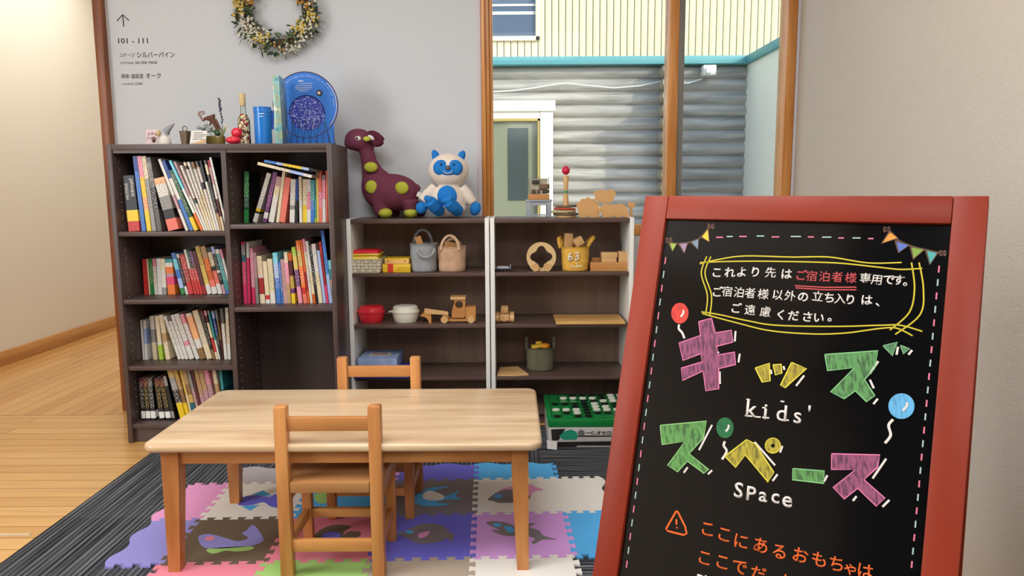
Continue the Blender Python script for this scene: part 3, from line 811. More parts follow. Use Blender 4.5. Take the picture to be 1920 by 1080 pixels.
def row(key, origin, scale, bottom, where, group, items, xlim, depth=.17):
    zs = SHZ[key]; done = []
    Ys = max(at(330, bottom, Z=zs).y, YB + .012)
    up = (SHZ[{'2L': '1L', '3L': '2L', '4L': '3L', '2R': '1R'}[key]] - .0185) if key in ('2L', '3L', '4L', '2R') else bzt - .0225
    for k, it in enumerate(items):
        bl, br, tl, ty, cols = it[:5]; dy = it[5] if len(it) > 5 else 0
        adj = it[6] if len(it) > 6 else None
        f = lambda cx: origin[0] + cx / scale
        pl = at(f(bl), bottom, Y=Ys); pr = at(f(br), bottom, Y=Ys); pt = at(f(tl), origin[1] + ty / scale, Y=Ys)
        lean0 = math.atan2(pt.x - pl.x, pt.z - pl.z); hgt0 = min(math.hypot(pt.x - pl.x, pt.z - zs), .33); w0 = (pr.x - pl.x) * math.cos(lean0) * .94
        best = None
        for shift in (0, .002, .004, .006, .009, .013, .018, .024):
            for tf in (1, .85, .7, .55, .42, .32):
                for mixl in (0, .3, .6, 1):
                    lean = lean0 if not done else lean0 * (1 - mixl) + done[-1][1] * mixl
                    w = max(.004, w0 * tf); x = pl.x + shift
                    z = zs + .0006 + (w * math.sin(lean) if lean > 0 else 0)
                    hgt = hgt0
                    while hgt > .06 and max(p[1] for p in quad2(x, z, lean, w, hgt)) > up - .002: hgt -= .004
                    Q = quad2(x, z, lean, w, hgt)
                    if max(p[0] for p in Q) > xlim[1] - .001 or min(p[0] for p in Q) < xlim[0] + .001: continue
                    if any(sat(Q, d[0]) for d in done): continue
                    c = shift * 36 + (1 - tf) * .45 + mixl * 3.5 * min(1, abs(lean - lean0) * 8)
                    if best is None or c < best[0]: best = (c, lean, w, x, z, hgt, Q)
        if best is None: print('BOOK SKIPPED', key, k, cols); continue
        _, lean, w, x, z, hgt, Q = best
        done.append((Q, lean))
        bands, speck, cov = parse(cols)
        lead = adj or (CN[bands[0][2]] + (' and ' + CN[bands[-1][2]] if len(bands) > 1 and CN[bands[-1][2]] != CN[bands[0][2]] else ''))
        n = len(done)
        one_book((x, Ys + dy, z), lean, w, hgt, [(p, c) for p, c, _ in bands], speck, min(depth, YBK - .01 - Ys - dy), cover=cov, group=group, label='%s book, %s from left, %s' % (lead, ORD[n - 1], where))
    return Ys
LX, RX = (bx0 + PT, xd0), (xd0 + PT, bx1 - PT)
row('1L', (220, 280), 6.545, 433.5, 'top left shelf of dark bookcase', 'books on the top left shelf', [
    (140, 285, 62, 325, 'k y.62 r.82', 0, 'thick black banded dictionary'), (300, 352, 187, 85, 'B b.2 b.5'), (365, 420, 235, 85, 'p y.28 h.55 y.72 *r'), (428, 480, 292, 88, 'e x.3 *X'), (490, 548, 345, 105, 'X k.4 X.7 *w'),
    (600, 740, 418, 365, 'h w.12 x.35 k.6 s.78 *k'), (800, 835, 420, 140, 'w m.5 w.7'), (842, 885, 487, 150, 'B w.25 b.55'), (890, 940, 575, 265, 'G *e y.78'),
    (955, 985, 556, 145, 'c W.4 o.75'), (990, 1015, 615, 160, 'm w.5 *k'), (1018, 1042, 690, 205, 'w *g G.5 w.58 *r'), (1046, 1070, 735, 165, 'e k.05 w.1 e.6 *r'), (1074, 1098, 780, 160, 'w e.5 w.8 *k'), (1102, 1126, 832, 160, 'N w.1 e.4 *k'), (1130, 1155, 880, 152, 'X w.08 k.3 w.4 *r'),
    (1160, 1184, 930, 142, 'k w.3 w.6 *X'), (1190, 1214, 985, 138, 'X e.06 k.2 n.75 *w'), (1220, 1244, 1030, 135, 'R m.1 w.35 d.55 e.8'), (1262, 1300, 1052, 102, 'W w.3 *k #K')], LX)
row('1R', (430, 290), 7.714, 418.8, 'top right shelf of dark bookcase', 'books on the top right shelf', [
    (215, 285, 217, 245, 'g *W G.5 g.75 #K'), (338, 405, 548, 282, 'w *k y.72 k.78 w.82'), (480, 540, 640, 262, 'v *p w.8 v.92'), (560, 640, 680, 330, 'm e.2 w.4 *n'), (645, 690, 738, 252, 'e e.5 *n'), (710, 795, 798, 340, 's s.6'), (850, 925, 868, 360, 'w *k x.6 w.7'), (930, 962, 925, 352, 'B k.5'),
    (970, 1012, 957, 320, 'e *k w.5 *k'), (1018, 1080, 1016, 360, 'e *k y.6'), (1092, 1148, 1090, 360, 'w *k p.3 w.7'), (1157, 1210, 1157, 365, 't *w b.5'), (1215, 1240, 1207, 362, 'T t.4 l.9'), (1246, 1278, 1230, 240, 'Y Y.5'), (1282, 1330, 1262, 240, 's p.4 s.7 *R'), (1350, 1395, 1342, 300, 'x p.1 w.5 *r'), (1400, 1422, 1394, 235, 's s.5'), (1432, 1492, 1406, 157, 'h h.5 *N')], RX)
Y2L = row('2L', (240, 440), 8.31, 552.5, 'second left shelf of dark bookcase', 'books on the second left shelf', [
    (255, 320, 222, 385, 'r r.5 *R'), (323, 346, 278, 385, 'e e.5'), (352, 412, 305, 375, 'g g.6 *e'), (416, 465, 377, 378, 'p w.2 w.7 *r'), (469, 535, 440, 375, 'w w.5 *x'), (538, 606, 505, 380, 'e w.3 x.8 *n'), (612, 730, 546, 385, 't w.1 o.22 m.4 P.5 o.72'), (740, 808, 542, 300, 'b c.15 b.4 L.62 g.85'),
    (815, 852, 627, 312, 'w k.1 *w w.8'), (860, 940, 670, 332, 'r R.35 r.7 *w'), (946, 984, 740, 246, 'w w.3 r.42 *e'), (990, 1032, 803, 256, 'G k.2 r.4 *w'), (1038, 1082, 850, 260, 'v d.3 r.42 *w'), (1088, 1142, 880, 268, 'd d.3 R.8'), (1150, 1222, 905, 200, 'q *d Y.4 *d w.8'), (1230, 1312, 1000, 200, 'n o.25 O.5 s.7 w.85 *d'),
    (1320, 1386, 1095, 216, 'k e.1 k.4 s.5 w.78 *k'), (1392, 1440, 1150, 202, 'L k.15 w.5 k.55 m.8 *w'), (1446, 1508, 1225, 245, 'w t.1 t.6 b.9 *w'), (1512, 1550, 1270, 252, 'p w.2')], LX)
Y2R = row('2R', (430, 425), 6.749, 570.5, 'second right shelf of dark bookcase', 'books on the second right shelf', [
    (130, 178, 92, 196, 'P x.04 T.2 P.32 P.6 *w #x'), (182, 214, 157, 200, 'w P.25 P.8'), (220, 262, 182, 276, 'p p.3 P.7 *W'), (268, 304, 222, 330, 'm x.5'), (322, 386, 262, 375, 'e w.4 R.46 e.8 *R'), (392, 446, 312, 445, 'e e.5 r.8 w.9'), (452, 516, 357, 416, 'e e.4 *g w.75'), (545, 606, 384, 346, 'c L.2 b.5 b.8 *W'), (609, 632, 457, 460, 'b b.5 *W'), (636, 690, 492, 430, 'm m.5 *d'),
    (702, 748, 536, 340, 'e p.2 n.6'), (754, 800, 578, 352, 'O d.15 q.45 v.7 y.8 *k'), (804, 856, 655, 270, 'l Y.15 v.4 p.7 *w'), (868, 920, 692, 190, 'o q.15 o.4 *W r.75 s.85'), (924, 950, 728, 186, 'O R.5 O.8'), (955, 984, 770, 170, 'p e.2 w.5 *N'), (988, 1024, 818, 196, 'w e.5 O.85 *k'), (1028, 1056, 860, 202, 'k *W k.5 *W'), (1060, 1112, 905, 230, 'w e.5 *X'),
    (1118, 1154, 990, 310, 'L L.4 L.8'), (1158, 1186, 1024, 196, 'r R.2 P.7'), (1192, 1236, 1078, 52, 'u b.3 L.6 *c #K'), (1242, 1312, 1172, 430, 'c t.2 h.45 w.6 t.8'), (1318, 1352, 1277, 420, 'e e.5')], RX)
Y3L = row('3L', (240, 570), 8.31, 674.5, 'third left shelf of dark bookcase', 'books on the third left shelf', [
    (185, 216, 140, 258, 'w w.5'), (222, 262, 188, 262, 'W L.2 W.6'), (392, 455, 335, 192, 'w x.3 e.6'), (490, 552, 415, 192, 'e e.4 w.6 l.66'), (585, 655, 470, 175, 'e n.4 e.6 *N'), (782, 832, 550, 196, 'w w.5 *k'), (838, 888, 600, 178, 'X w.14 w.6 *k'), (894, 946, 662, 180, 'w w.6 *k'), (960, 1040, 716, 166, 'w *d p.6 w.7'),
    (1060, 1122, 806, 170, 'p w.2 *k w.8 *R'), (1130, 1222, 896, 160, 'w h.06 h.3 w.56 N.76'), (1232, 1322, 1000, 112, 'e *k e.6 *b'), (1327, 1366, 1122, 116, 'd k.2 *w N.8'), (1375, 1410, 1176, 110, 'p d.1 e.25 r.55 e.85'), (1414, 1440, 1236, 110, 'x t.05 t.4 w.6'), (1446, 1475, 1300, 115, 'L B.15 k.5 *w'), (1480, 1500, 1356, 100, 'x N.2 d.6'), (1504, 1550, 1430, 70, 'X w.3 w.8 *N'), (1556, 1605, 1510, 60, 'w e.2 *k w.7')], LX)
Y4L = row('4L', (240, 680), 8.31, 788, 'bottom left shelf of dark bookcase', 'books on the bottom left shelf', [
    (215, 275, 165, 245, 'd k.2 *W k.4 W.78 K.95', 0, 'black and white labelled'), (288, 354, 230, 245, 'd k.2 *Y k.5 W.78 K.95', 0, 'black and white labelled'), (366, 436, 300, 245, 'X k.2 *W k.4 W.78 K.95', 0, 'black and white labelled'), (496, 572, 404, 245, 'd k.2 *Y W.8 K.95', 0, 'black and white labelled'), (592, 668, 470, 245, 'd k.2 *Y k.5 W.8 K.95', 0, 'black and white labelled'),
    (690, 740, 545, 215, 'x k.22 k.5 x.8 k.95 #K'), (820, 912, 590, 60, 'q x.15 k.4 y.66 *W'), (925, 985, 690, 70, 'q n.2 N.4 y.66 *d'), (992, 1020, 790, 70, 'Y e.5'), (1028, 1100, 815, 70, 'n N.3 q.5 T.66 *d'), (1106, 1150, 900, 70, 'x m.4 v.8 *k'), (1156, 1190, 965, 70, 'd d.5'), (1198, 1262, 1015, 80, 'n n.3 m.5 *d'), (1268, 1340, 1085, 80, 'n n.2 m.4 r.7 *d'), (1348, 1420, 1165, 80, 'p m.3 p.6 *d'), (1440, 1500, 1300, 80, 'e n.3 n.5 *d'), (1506, 1540, 1420, 90, 't T.4')], LX)
# two thin books lying across the tops of the upright ones
ysl = YB + .03
for k, (xa_, ya_, xb_, yb_, th, cols, lab) in enumerate((
        (415, 150, 1195, 342, .011, 'w L.15 e.4 *b', 'thin cream book lying aslant across the top right shelf books, lower of two'),
        (510, 132, 1225, 268, .010, 'k L.1 y.25 Y.5 L.62 b.75 *k', 'thin blue and yellow book lying aslant on the top right shelf, upper of two'))):
    A = at(430 + xa_ / 7.714, 290 + ya_ / 7.714, Y=ysl); C = at(430 + xb_ / 7.714, 290 + yb_ / 7.714, Y=ysl)
    bands, speck, cov = parse(cols); L = (C - A).length
    lift = .0 if k == 0 else .004
    o = one_book((A.x, ysl, A.z + .012 + lift), math.atan2(C.x - A.x, C.z - A.z), th, L, [(1 - p if False else p, c) for p, c, _ in bands], speck, .15, lab, 'books on the top right shelf')
# writing on the spine of the dictionary
dic = [o for o in bpy.data.objects if o.get('label', '').startswith('thick black banded dictionary')][0]
b = B()
w_ = dic.data.vertices and max(v.co.x for v in dic.data.vertices); h_ = max(v.co.z for v in dic.data.vertices)
R_ = Matrix.Rotation(dic.rotation_euler.y, 3, 'Y'); O_ = dic.location
def dl(x, z): return R_ @ Vector((x, -.0004, z)) + O_
b.text('JAPANESE', dl(w_ * .62, h_ * .94), R_ @ Vector((0, 0, -1)), R_ @ Vector((1, 0, 0)), .0165, .012)
b.text('ENGLISH', dl(w_ * .12, h_ * .86), R_ @ Vector((0, 0, -1)), R_ @ Vector((1, 0, 0)), .0165, .012)
q = b.build('spine_title', M('title_white', (228, 226, 216), .5), smooth=None, label='white lettering on the spine')
q.parent = dic; q.matrix_parent_inverse = Matrix.LocRotScale(dic.location, dic.rotation_euler, None).inverted()
# ------------------------------------------------------------------ things on the low shelves
def g(x, y, ox_, oy_, sc, Y): return at(ox_ + x / sc, oy_ + y / sc, Y=Y)
def L7(x, y, Y=YS + .03): return g(x, y, 640, 400, 4.697, Y)      # left unit
def L8(x, y, Y=YS + .03): return g(x, y, 900, 400, 4.697, Y)      # right unit
m_lw = wood('light_toy_wood', (226, 184, 128), (204, 158, 100), 'X', 9, .45, stretch=6)
m_lw2 = wood('orange_toy_wood', (206, 148, 84), (182, 122, 62), 'X', 9, .45, stretch=6)
m_red = M('red_plastic', (214, 38, 52), .3, coat=.2); m_yel = M('yellow_plastic', (240, 206, 60), .35)
m_bei = M('cream_plastic', (226, 220, 202), .35)
za, zb_, zc_ = LOWZ[1] + .0005, LOWZ[2] + .0005, LOWZ[3] + .0005
# woven basket with a lidded lunch box in it
p0, p1 = L7(66, 530), L7(352, 530); xc = (p0.x + p1.x) / 2; wd = (p1.x - p0.x)
yc = YS + .10
t = thing('woven_basket', 'small beige woven basket on the upper left shelf holding a yellow and red box', 'basket', (xc, yc, za))
b = B(); hh = .058
b.box((xc, yc, za + .003), (wd * .9, .15, .006))
for sx, sy, dx, dy in ((0, -1, wd, 0), (0, 1, wd, 0), (-1, 0, 0, .16), (1, 0, 0, .16)):
    for r_ in range(4):
        n = 8
        for k in range(n):
            if (k + r_) % 2: ofs = .0016
            else: ofs = -.0006
            zz = za + .008 + r_ * .0135
            fx_ = (k + .5) / n - .5; gr = .92 + .06 * r_ / 3
            if dx: b.box((xc + fx_ * wd * gr, yc + sy * (.08 * gr + ofs), zz), (wd * gr / n * .96, .004, .0125), bev=.0015)
            else: b.box((xc + sx * (wd / 2 * gr + ofs), yc + fx_ * .16 * gr, zz), (.004, .16 * gr / n * .96, .0125), bev=.0015)
b.build('basket_body', M('woven_paper', (212, 202, 178), .8, var=(120, .12)), t)
b = B(); zz = za + .008 + 3 * .0135 + .008
for sx, sy, dx, dy in ((0, -1, wd, .006), (0, 1, wd, .006), (-1, 0, .006, .165), (1, 0, .006, .165)): b.box((xc + sx * wd / 2 * .99, yc + sy * .081, zz), (dx or .006, dy, .007), bev=.002)
b.build('basket_rim', M('woven_rim', (196, 186, 160), .8), t)
t = thing('lunch_box', 'yellow box with a red lid sitting in the woven basket', 'box', (xc, yc, za + .007))
b = B(); b.box((xc, yc, za + .007 + .033), (wd * .86, .13, .066), bev=.012); b.build('box_body', m_yel, t)
b = B(); b.box((xc, yc, za + .073 + .004), (wd * .90, .134, .008), bev=.003); b.build('box_rim', m_yel, t)
b = B(); b.hull([(xc - wd * .43, yc - .064, za + .0815), (xc + wd * .43, yc - .064, za + .0815), (xc + wd * .43, yc + .064, za + .0815), (xc - wd * .43, yc + .064, za + .0815)], [(xc - wd * .38, yc - .05, za + .097), (xc + wd * .38, yc - .05, za + .097), (xc + wd * .38, yc + .05, za + .097), (xc - wd * .38, yc + .05, za + .097)], .004); b.build('box_lid', m_red, t, label='red lid')
# two card boxes
p0, p1 = L7(362, 530), L7(606, 530); ym = YS + .035
t = thing('card_game_box', 'bright yellow flat card box with a red band, lower of two stacked', 'box', ((p0.x + p1.x) / 2, ym + .05, za), 'stacked yellow card boxes')
zt_ = L7(480, 450, ym).z
b = B(); b.span(p0.x, p1.x, ym, ym + .10, za, zt_, .002); b.build('box_body', M('card_yellow', (240, 196, 40), .45), t)
q0, q1 = L7(408, 530, ym), L7(458, 530, ym)
b = B(); b.span(q0.x, q1.x, ym - .0008, ym + .1008, za + .0008, zt_ + .0008); b.build('band', M('card_red', (216, 60, 40), .45), t)
b = B()
for k in range(6):
    x_ = L7(485 + k * 20, 500, ym).x
    b.ribbon([(x_, ym - .0002, za + .006), (x_ + .007, ym - .0002, za + .018), (x_ + .013, ym - .0002, za + .024)], .0018, (0, -1, 0))
b.build('printed_lines', M('print_brown', (150, 96, 30), .5), t)
p0, p1 = L7(380, 445, ym), L7(594, 445, ym); z1_ = L7(480, 400, ym).z
t = thing('card_game_box', 'smaller pale orange flat card box, upper of two stacked', 'box', ((p0.x + p1.x) / 2, ym + .05, zt_ + .001), 'stacked yellow card boxes')
b = B(); b.span(p0.x, p1.x, ym + .006, ym + .095, zt_ + .001, z1_, .002); b.build('box_body', M('card_pale', (238, 190, 112), .45), t)
b = B(); b.span(p0.x - .0005, p1.x + .0005, ym + .0055, ym + .0955, z1_ - .004, z1_ + .0008); b.build('box_lid', M('card_yellow', (240, 196, 40), .45), t)
b = B()
for k in (410, 560):
    c_ = L7(k, 422, ym + .006); b.slab([c_ + Vector((dx, -.0003, dz)) for dx, dz in ((-.005, .003), (.005, .003), (0, -.004))], (0, -.0004, 0))
b.build('printed_triangles', M('print_brown', (150, 96, 30), .5), t)

def fabric_bag(name, label, cat, cx, cy, z0, r, hgt, col, handles, top=1.04, power=2.4):
    t = thing(name, label, cat, (cx, cy, z0), None)
    m = M('cloth_' + '_'.join(map(str, col)), col, .9, .1, bump=(90, .5, .006), var=(40, .12))
    b = B(); n = 9
    rnd = random.Random(int(cx * 1000)); prof = [(0.001, 0), (r * .9, 0), (r * .97, .004)]
    for k in range(1, n): prof.append((r * (.97 + (top - .97) * k / n + rnd.uniform(-.018, .018)), hgt * k / n))
    prof += [(r * top, hgt), (r * top + .002, hgt + .002), (r * top - .003, hgt + .003), (r * top - .005, hgt), (r * .9, .012), (.001, .01)]
    b.lathe((cx, cy, z0), prof, 36, power=power); b.build('bag_body', m, t, smooth=60)
    for pts, w in handles:
        b = B(); b.tube(pts, w, 8, flat=(Vector((0, 1, 0)), .5)); b.build('handle', m, t, smooth=60)
    return t
def arc(c, rx, rz, a0, a1, n=14, dy=0, tilt=0):
    o = []
    for k in range(n + 1):
        a = math.radians(a0 + (a1 - a0) * k / n); o.append(Vector(c) + Vector((rx * math.cos(a), dy + tilt * math.sin(a), rz * math.sin(a))))
    return o
# grey bag
p0, p1 = L7(600, 520), L7(835, 520); r = (p1.x - p0.x) / 2; cx = (p0.x + p1.x) / 2; cy = YS + .03 + r
zt_ = L7(700, 268, cy).z; hg = zt_ - za
fabric_bag('fabric_bag', 'silver grey fabric bag with two handles on the upper shelf', 'bag', cx, cy, za, r, hg, (150, 152, 154),
           [(arc((cx - .01, cy + r * .8, zt_ - .004), r * .70, .062, 0, 180, tilt=.01), .0055), ([p + Vector((.004, 0, 0)) for p in arc((cx + .012, cy - r * 1.06, zt_ - .018), r * .62, -.034, 0, 180, tilt=-.012)], .0055)])
b = B(); c_ = L7(690, 255, cy); b.box((c_.x, cy, zt_ + .006), (.028, .022, .055), (0, math.radians(-18), 0), .002); tag(b.build('toy_block', m_lw2), 'brown wooden block sticking out of the silver grey bag', 'toy block', 'wooden blocks')
# tan bag
p0, p1 = L7(846, 520), L7(1088, 520); r = (p1.x - p0.x) / 2; cx = (p0.x + p1.x) / 2; cy = YS + .03 + r
zt_ = L7(960, 292, cy).z; hg = zt_ - za
m_tan = (196, 160, 130)
fabric_bag('fabric_bag', 'tan paper fabric bag with one tall handle on the upper shelf', 'bag', cx, cy, za, r, hg, m_tan,
           [(arc((cx - .004, cy - r * 1.0, zt_ - .012), r * .66, .062, 0, 180, tilt=.02), .006), (arc((cx, cy + r * .9, zt_ - .01), r * .6, .04, 0, 180), .0055)])
b = B(); c_ = L7(950, 265, cy); b.box((cx - .004, cy + .01, zt_ + .004), (.055, .03, .03), (0, math.radians(12), 0), .002); tag(b.build('toy_block', m_lw2), 'brown wooden block lying in the tan bag', 'toy block', 'wooden blocks')
# round lidded tubs
def tub(px0, px1, mat, label, tabs):
    p0, p1 = L7(px0, 980), L7(px1, 980); r = (p1.x - p0.x) / 2; cx = (p0.x + p1.x) / 2; cy = YS + .035 + r * .9
    hg = L7(500, 872, cy).z - zb_
    t = thing('lidded_tub', label, 'tub', (cx, cy, zb_))
    b = B(); b.lathe((cx, cy, zb_), [(.001, .002), (r * .72, .002), (r * .80, 0), (r * .84, .004), (r * .95, hg * .6), (r * .98, hg), (r * .98, hg + .001), (.001, hg + .001)], 40, sy=.9); b.build('tub_body', mat, t)
    b = B(); z = hg + .0015
    b.lathe((cx, cy, zb_ + z), [(.001, 0), (r * 1.03, 0), (r * 1.04, .003), (r * 1.03, .008), (r * .95, .010), (r * .93, .014), (r * .90, .024), (r * .80, .029), (r * .70, .030), (.001, .0305)], 40, sy=.9)
    for s in tabs: b.box((cx + s * r * 1.05, cy - .004, zb_ + z + .004), (.02, .03, .005), (0, s * .15, 0), .002)
    b.build('tub_lid', mat, t)
tub(128, 366, m_red, 'red round plastic tub with a lid on the middle shelf', (-1,))
tub(430, 672, m_bei, 'cream white round plastic tub with a lid on the middle shelf', (-1,))
# wooden digger
yf = YS + .045; dp = .06
t = thing('wooden_digger', 'wooden toy digger truck with a round cab window on the middle shelf', 'toy truck', (L7(950, 970).x, yf + dp / 2, zb_))
def pz(pts, y0, y1, mat, name, par, bev=0, fn=L7, smooth=30):
    q = [fn(x, y, y0) for x, y in pts]; q = [Vector((p.x, y0, p.z)) for p in q]
    b = B(); b.slab(q, (0, y1 - y0, 0)); return b.build(name, mat, par, smooth=smooth)
pz([(880, 955), (1185, 950), (1185, 925), (880, 930)], yf + .008, yf + dp - .008, m_lw2, 'chassis', t)
def hole_plate(pts, c_, r, y0, y1, mat, name, par, fn=L7):
    "side plate with a round opening: ring strip of quads"
    q = [fn(x, y, y0) for x, y in pts]; q = [(p.x, p.z) for p in q]; cc = fn(*c_, y0); cc = (cc.x, cc.z); r = r / 4.697 * (y0 / FPX) * 1.02
    n = 40; tb_ = bmesh.new(); IN = []; OUT = []
    for k in range(n):
        a = 2 * math.pi * k / n; d = (math.cos(a), math.sin(a)); best = None
        for e in range(len(q)):
            (x1, z1), (x2, z2) = q[e], q[(e + 1) % len(q)]; ex, ez = x2 - x1, z2 - z1
            den = d[0] * ez - d[1] * ex
            if abs(den) < 1e-12: continue
            tt = ((x1 - cc[0]) * ez - (z1 - cc[1]) * ex) / den; u = ((x1 - cc[0]) * d[1] - (z1 - cc[1]) * d[0]) / den
            if tt > 0 and -1e-6 <= u <= 1 + 1e-6 and (best is None or tt < best): best = tt
        IN.append((cc[0] + d[0] * r, cc[1] + d[1] * r)); OUT.append((cc[0] + d[0] * best, cc[1] + d[1] * best))
    V = [[tb_.verts.new((x, y, z)) for x, z in ring] for y in (y0, y1) for ring in (IN, OUT)]
    for k in range(n):
        j = (k + 1) % n
        for f_ in ((V[0][k], V[0][j], V[1][j], V[1][k]), (V[2][k], V[3][k], V[3][j], V[2][j]), (V[0][k], V[2][k], V[2][j], V[0][j]), (V[1][k], V[1][j], V[3][j], V[3][k])): tb_.faces.new(f_)
    bmesh.ops.recalc_face_normals(tb_, faces=tb_.faces)
    b = B(); b._take(tb_); return b.build(name, mat, par, smooth=20)
hole_plate([(968, 920), (1090, 920), (1090, 742), (968, 742), (985, 765), (1000, 775), (975, 850)], (1037, 805), 34, yf, yf + dp, m_lw2, 'cab', t)
pz([(960, 760), (1092, 760), (1092, 737), (960, 737)], yf - .004, yf + dp + .004, m_lw, 'cab_roof', t)
pz([(1092, 925), (1182, 925), (1182, 825), (1092, 825)], yf + .004, yf + dp - .004, m_lw2, 'engine_block', t)
pz([(728, 862), (735, 838), (935, 866), (945, 882), (935, 895), (735, 885)], yf - .006, yf + .004, m_lw, 'lift_arm', t)
pz([(728, 862), (735, 838), (935, 866), (945, 882), (935, 895), (735, 885)], yf + dp - .004, yf + dp + .006, m_lw, 'lift_arm', t)
pz([(692, 905), (725, 882), (790, 890), (792, 972), (775, 970), (762, 935), (735, 912)], yf - .004, yf + dp + .004, m_lw2, 'scoop', t)
for wx in (908, 1142):
    for y0_ in (yf - .006, yf + dp - .006):
        c_ = L7(wx, 942, yf); rr = .0155
        b = B(); b.cyl((c_.x, y0_, zb_ + rr), (c_.x, y0_ + .012, zb_ + rr), rr, seg=28); b.cyl((c_.x, y0_ - .002, zb_ + rr), (c_.x, y0_ + .014, zb_ + rr), .003, seg=10); b.build('wheel', m_lw, t)
# boxes on the lower shelf, left unit
yq = YS - .03
p0, p1 = at(663, 712, Y=yq), at(767, 712, Y=yq)
t = thing('blue_case', 'flat blue plastic case poking out of the lower left shelf', 'case', ((p0.x + p1.x) / 2, yq + .1, zc_))
b = B(); b.span(p0.x, p1.x, yq, yq + .21, zc_, zc_ + .010, .003); b.build('case_tray', M('dark_navy_plastic', (26, 34, 92), .3), t)
b = B(); b.span(p0.x + .003, p1.x - .003, yq + .003, yq + .207, zc_ + .0125, zc_ + .026, .004); b.build('case_lid', M('blue_plastic', (48, 62, 196), .25, coat=.4), t)
b = B(); b.span(p0.x - .001, p1.x + .001, yq - .001, yq + .211, zc_ + .0102, zc_ + .0124, .0005); b.build('case_rim', M('rim_pale_blue', (200, 206, 236), .3), t, label='pale rim')
p2 = at(752, 712, Y=yq)
b = B(); b.box((p2.x, yq + .06, zc_ + .0265), (.022, .03, .001)); b.build('sticker', M('sticker_white', (225, 225, 230), .4), t)
z0_ = zc_ + .0275; yg = yq + .03; p0, p1 = at(676, 680, Y=yg), at(744, 680, Y=yg)
t = thing('jigsaw_box', 'pale blue game box with a small label on top of the blue case', 'box', ((p0.x + p1.x) / 2, yg + .1, z0_))
b = B(); b.span(p0.x - .012, p1.x, yg, yg + .20, z0_, z0_ + .055, .002); b.build('box_body', M('pale_blue_card', (140, 158, 196), .35, var=(30, .25)), t)
b = B(); b.span(p0.x + .025, p1.x - .04, yg + .06, yg + .12, z0_ + .0552, z0_ + .0558); b.build('label_card', M('label_cream', (220, 206, 180), .5), t)
b = B(); b.span(p0.x + .034, p1.x - .05, yg + .07, yg + .11, z0_ + .0559, z0_ + .0563); b.build('label_print', M('label_mauve', (170, 140, 140), .5), t)

# right unit, upper shelf
c_ = L8(202, 480, YS + .05)
t = thing('toy_wagon', 'tiny black and silver toy wagon on the upper right shelf', 'toy wagon', (c_.x, YS + .06, za))
x0_, x1_ = L8(132, 480, YS + .05).x, L8(272, 480, YS + .05).x
b = B(); b.span(x0_, x1_, YS + .045, YS + .075, za + .006, za + .013, .002); b.build('wagon_bed', M('black_plastic', (30, 30, 32), .35), t)
b = B(); b.span(x0_, x1_, YS + .044, YS + .076, za + .013, za + .016, .001); b.span(x1_ - .003, x1_, YS + .046, YS + .074, za + .016, za + .030, .001); b.span(x0_, x0_ + .003, YS + .046, YS + .074, za + .016, za + .027, .001); b.span(x0_ + .008, x1_ - .008, YS + .05, YS + .07, za + .016, za + .022, .002); b.build('wagon_rail', M('silver_plastic', (190, 190, 196), .3, metal=.4), t)
for fx_ in (.15, .4, .65, .88):
    for y in (YS + .043, YS + .073):
        b = B(); cx = x0_ + (x1_ - x0_) * fx_; b.cyl((cx, y, za + .0055), (cx, y + .005, za + .0055), .0055, seg=16); b.build('wheel', M('black_plastic', (30, 30, 32), .35), t)
# rattle ring with a cross-shaped opening
yr = YS + .05; cc = L8(540, 385, yr); k_ = yr / FPX * 1.02 / 4.697
tb_ = bmesh.new(); n = 72; IN = []; OUT = []
for k in range(n):
    a = 2 * math.pi * k / n
    ri = (83 + 14 * math.cos(4 * a)) * (1.0 if True else 1); ro = 128.0
    if math.sin(a) < -.72: ro = min(128, 128 / abs(math.sin(a)))
    if 222 < math.degrees(a) < 318: ro = 134 * (1 if abs(math.degrees(a) - 270) > 20 else .985)
    IN.append((cc.x + ri * k_ * math.cos(a), cc.z + ri * k_ * math.sin(a))); OUT.append((cc.x + ro * k_ * math.cos(a), max(za + .0005, cc.z + ro * k_ * math.sin(a))))
V = [[tb_.verts.new((x, y, z)) for x, z in ring] for y in (yr, yr + .024) for ring in (IN, OUT)]
for k in range(n):
    j = (k + 1) % n
    for f_ in ((V[0][k], V[0][j], V[1][j], V[1][k]), (V[2][k], V[3][k], V[3][j], V[2][j]), (V[0][k], V[2][k], V[2][j], V[0][j]), (V[1][k], V[1][j], V[3][j], V[3][k])): tb_.faces.new(f_)
bmesh.ops.recalc_face_normals(tb_, faces=tb_.faces)
t = thing('wooden_ring_toy', 'round wooden ring toy car with a cross shaped hole on the upper right shelf', 'wooden toy', (cc.x, yr + .012, za))
b = B(); b._take(tb_); b.build('ring', wood('pale_ring_wood', (228, 196, 144), (212, 176, 120), 'X', 7, .45, stretch=5), t, smooth=40)
for wx in (488, 594):
    c_ = L8(wx, 480, yr)
    for y0_ in (yr - .010, yr + .0245):
        b = B(); b.cyl((c_.x, y0_, za + .017), (c_.x, y0_ + .0095, za + .017), .0165, seg=28); b.build('wheel', m_lw, t)
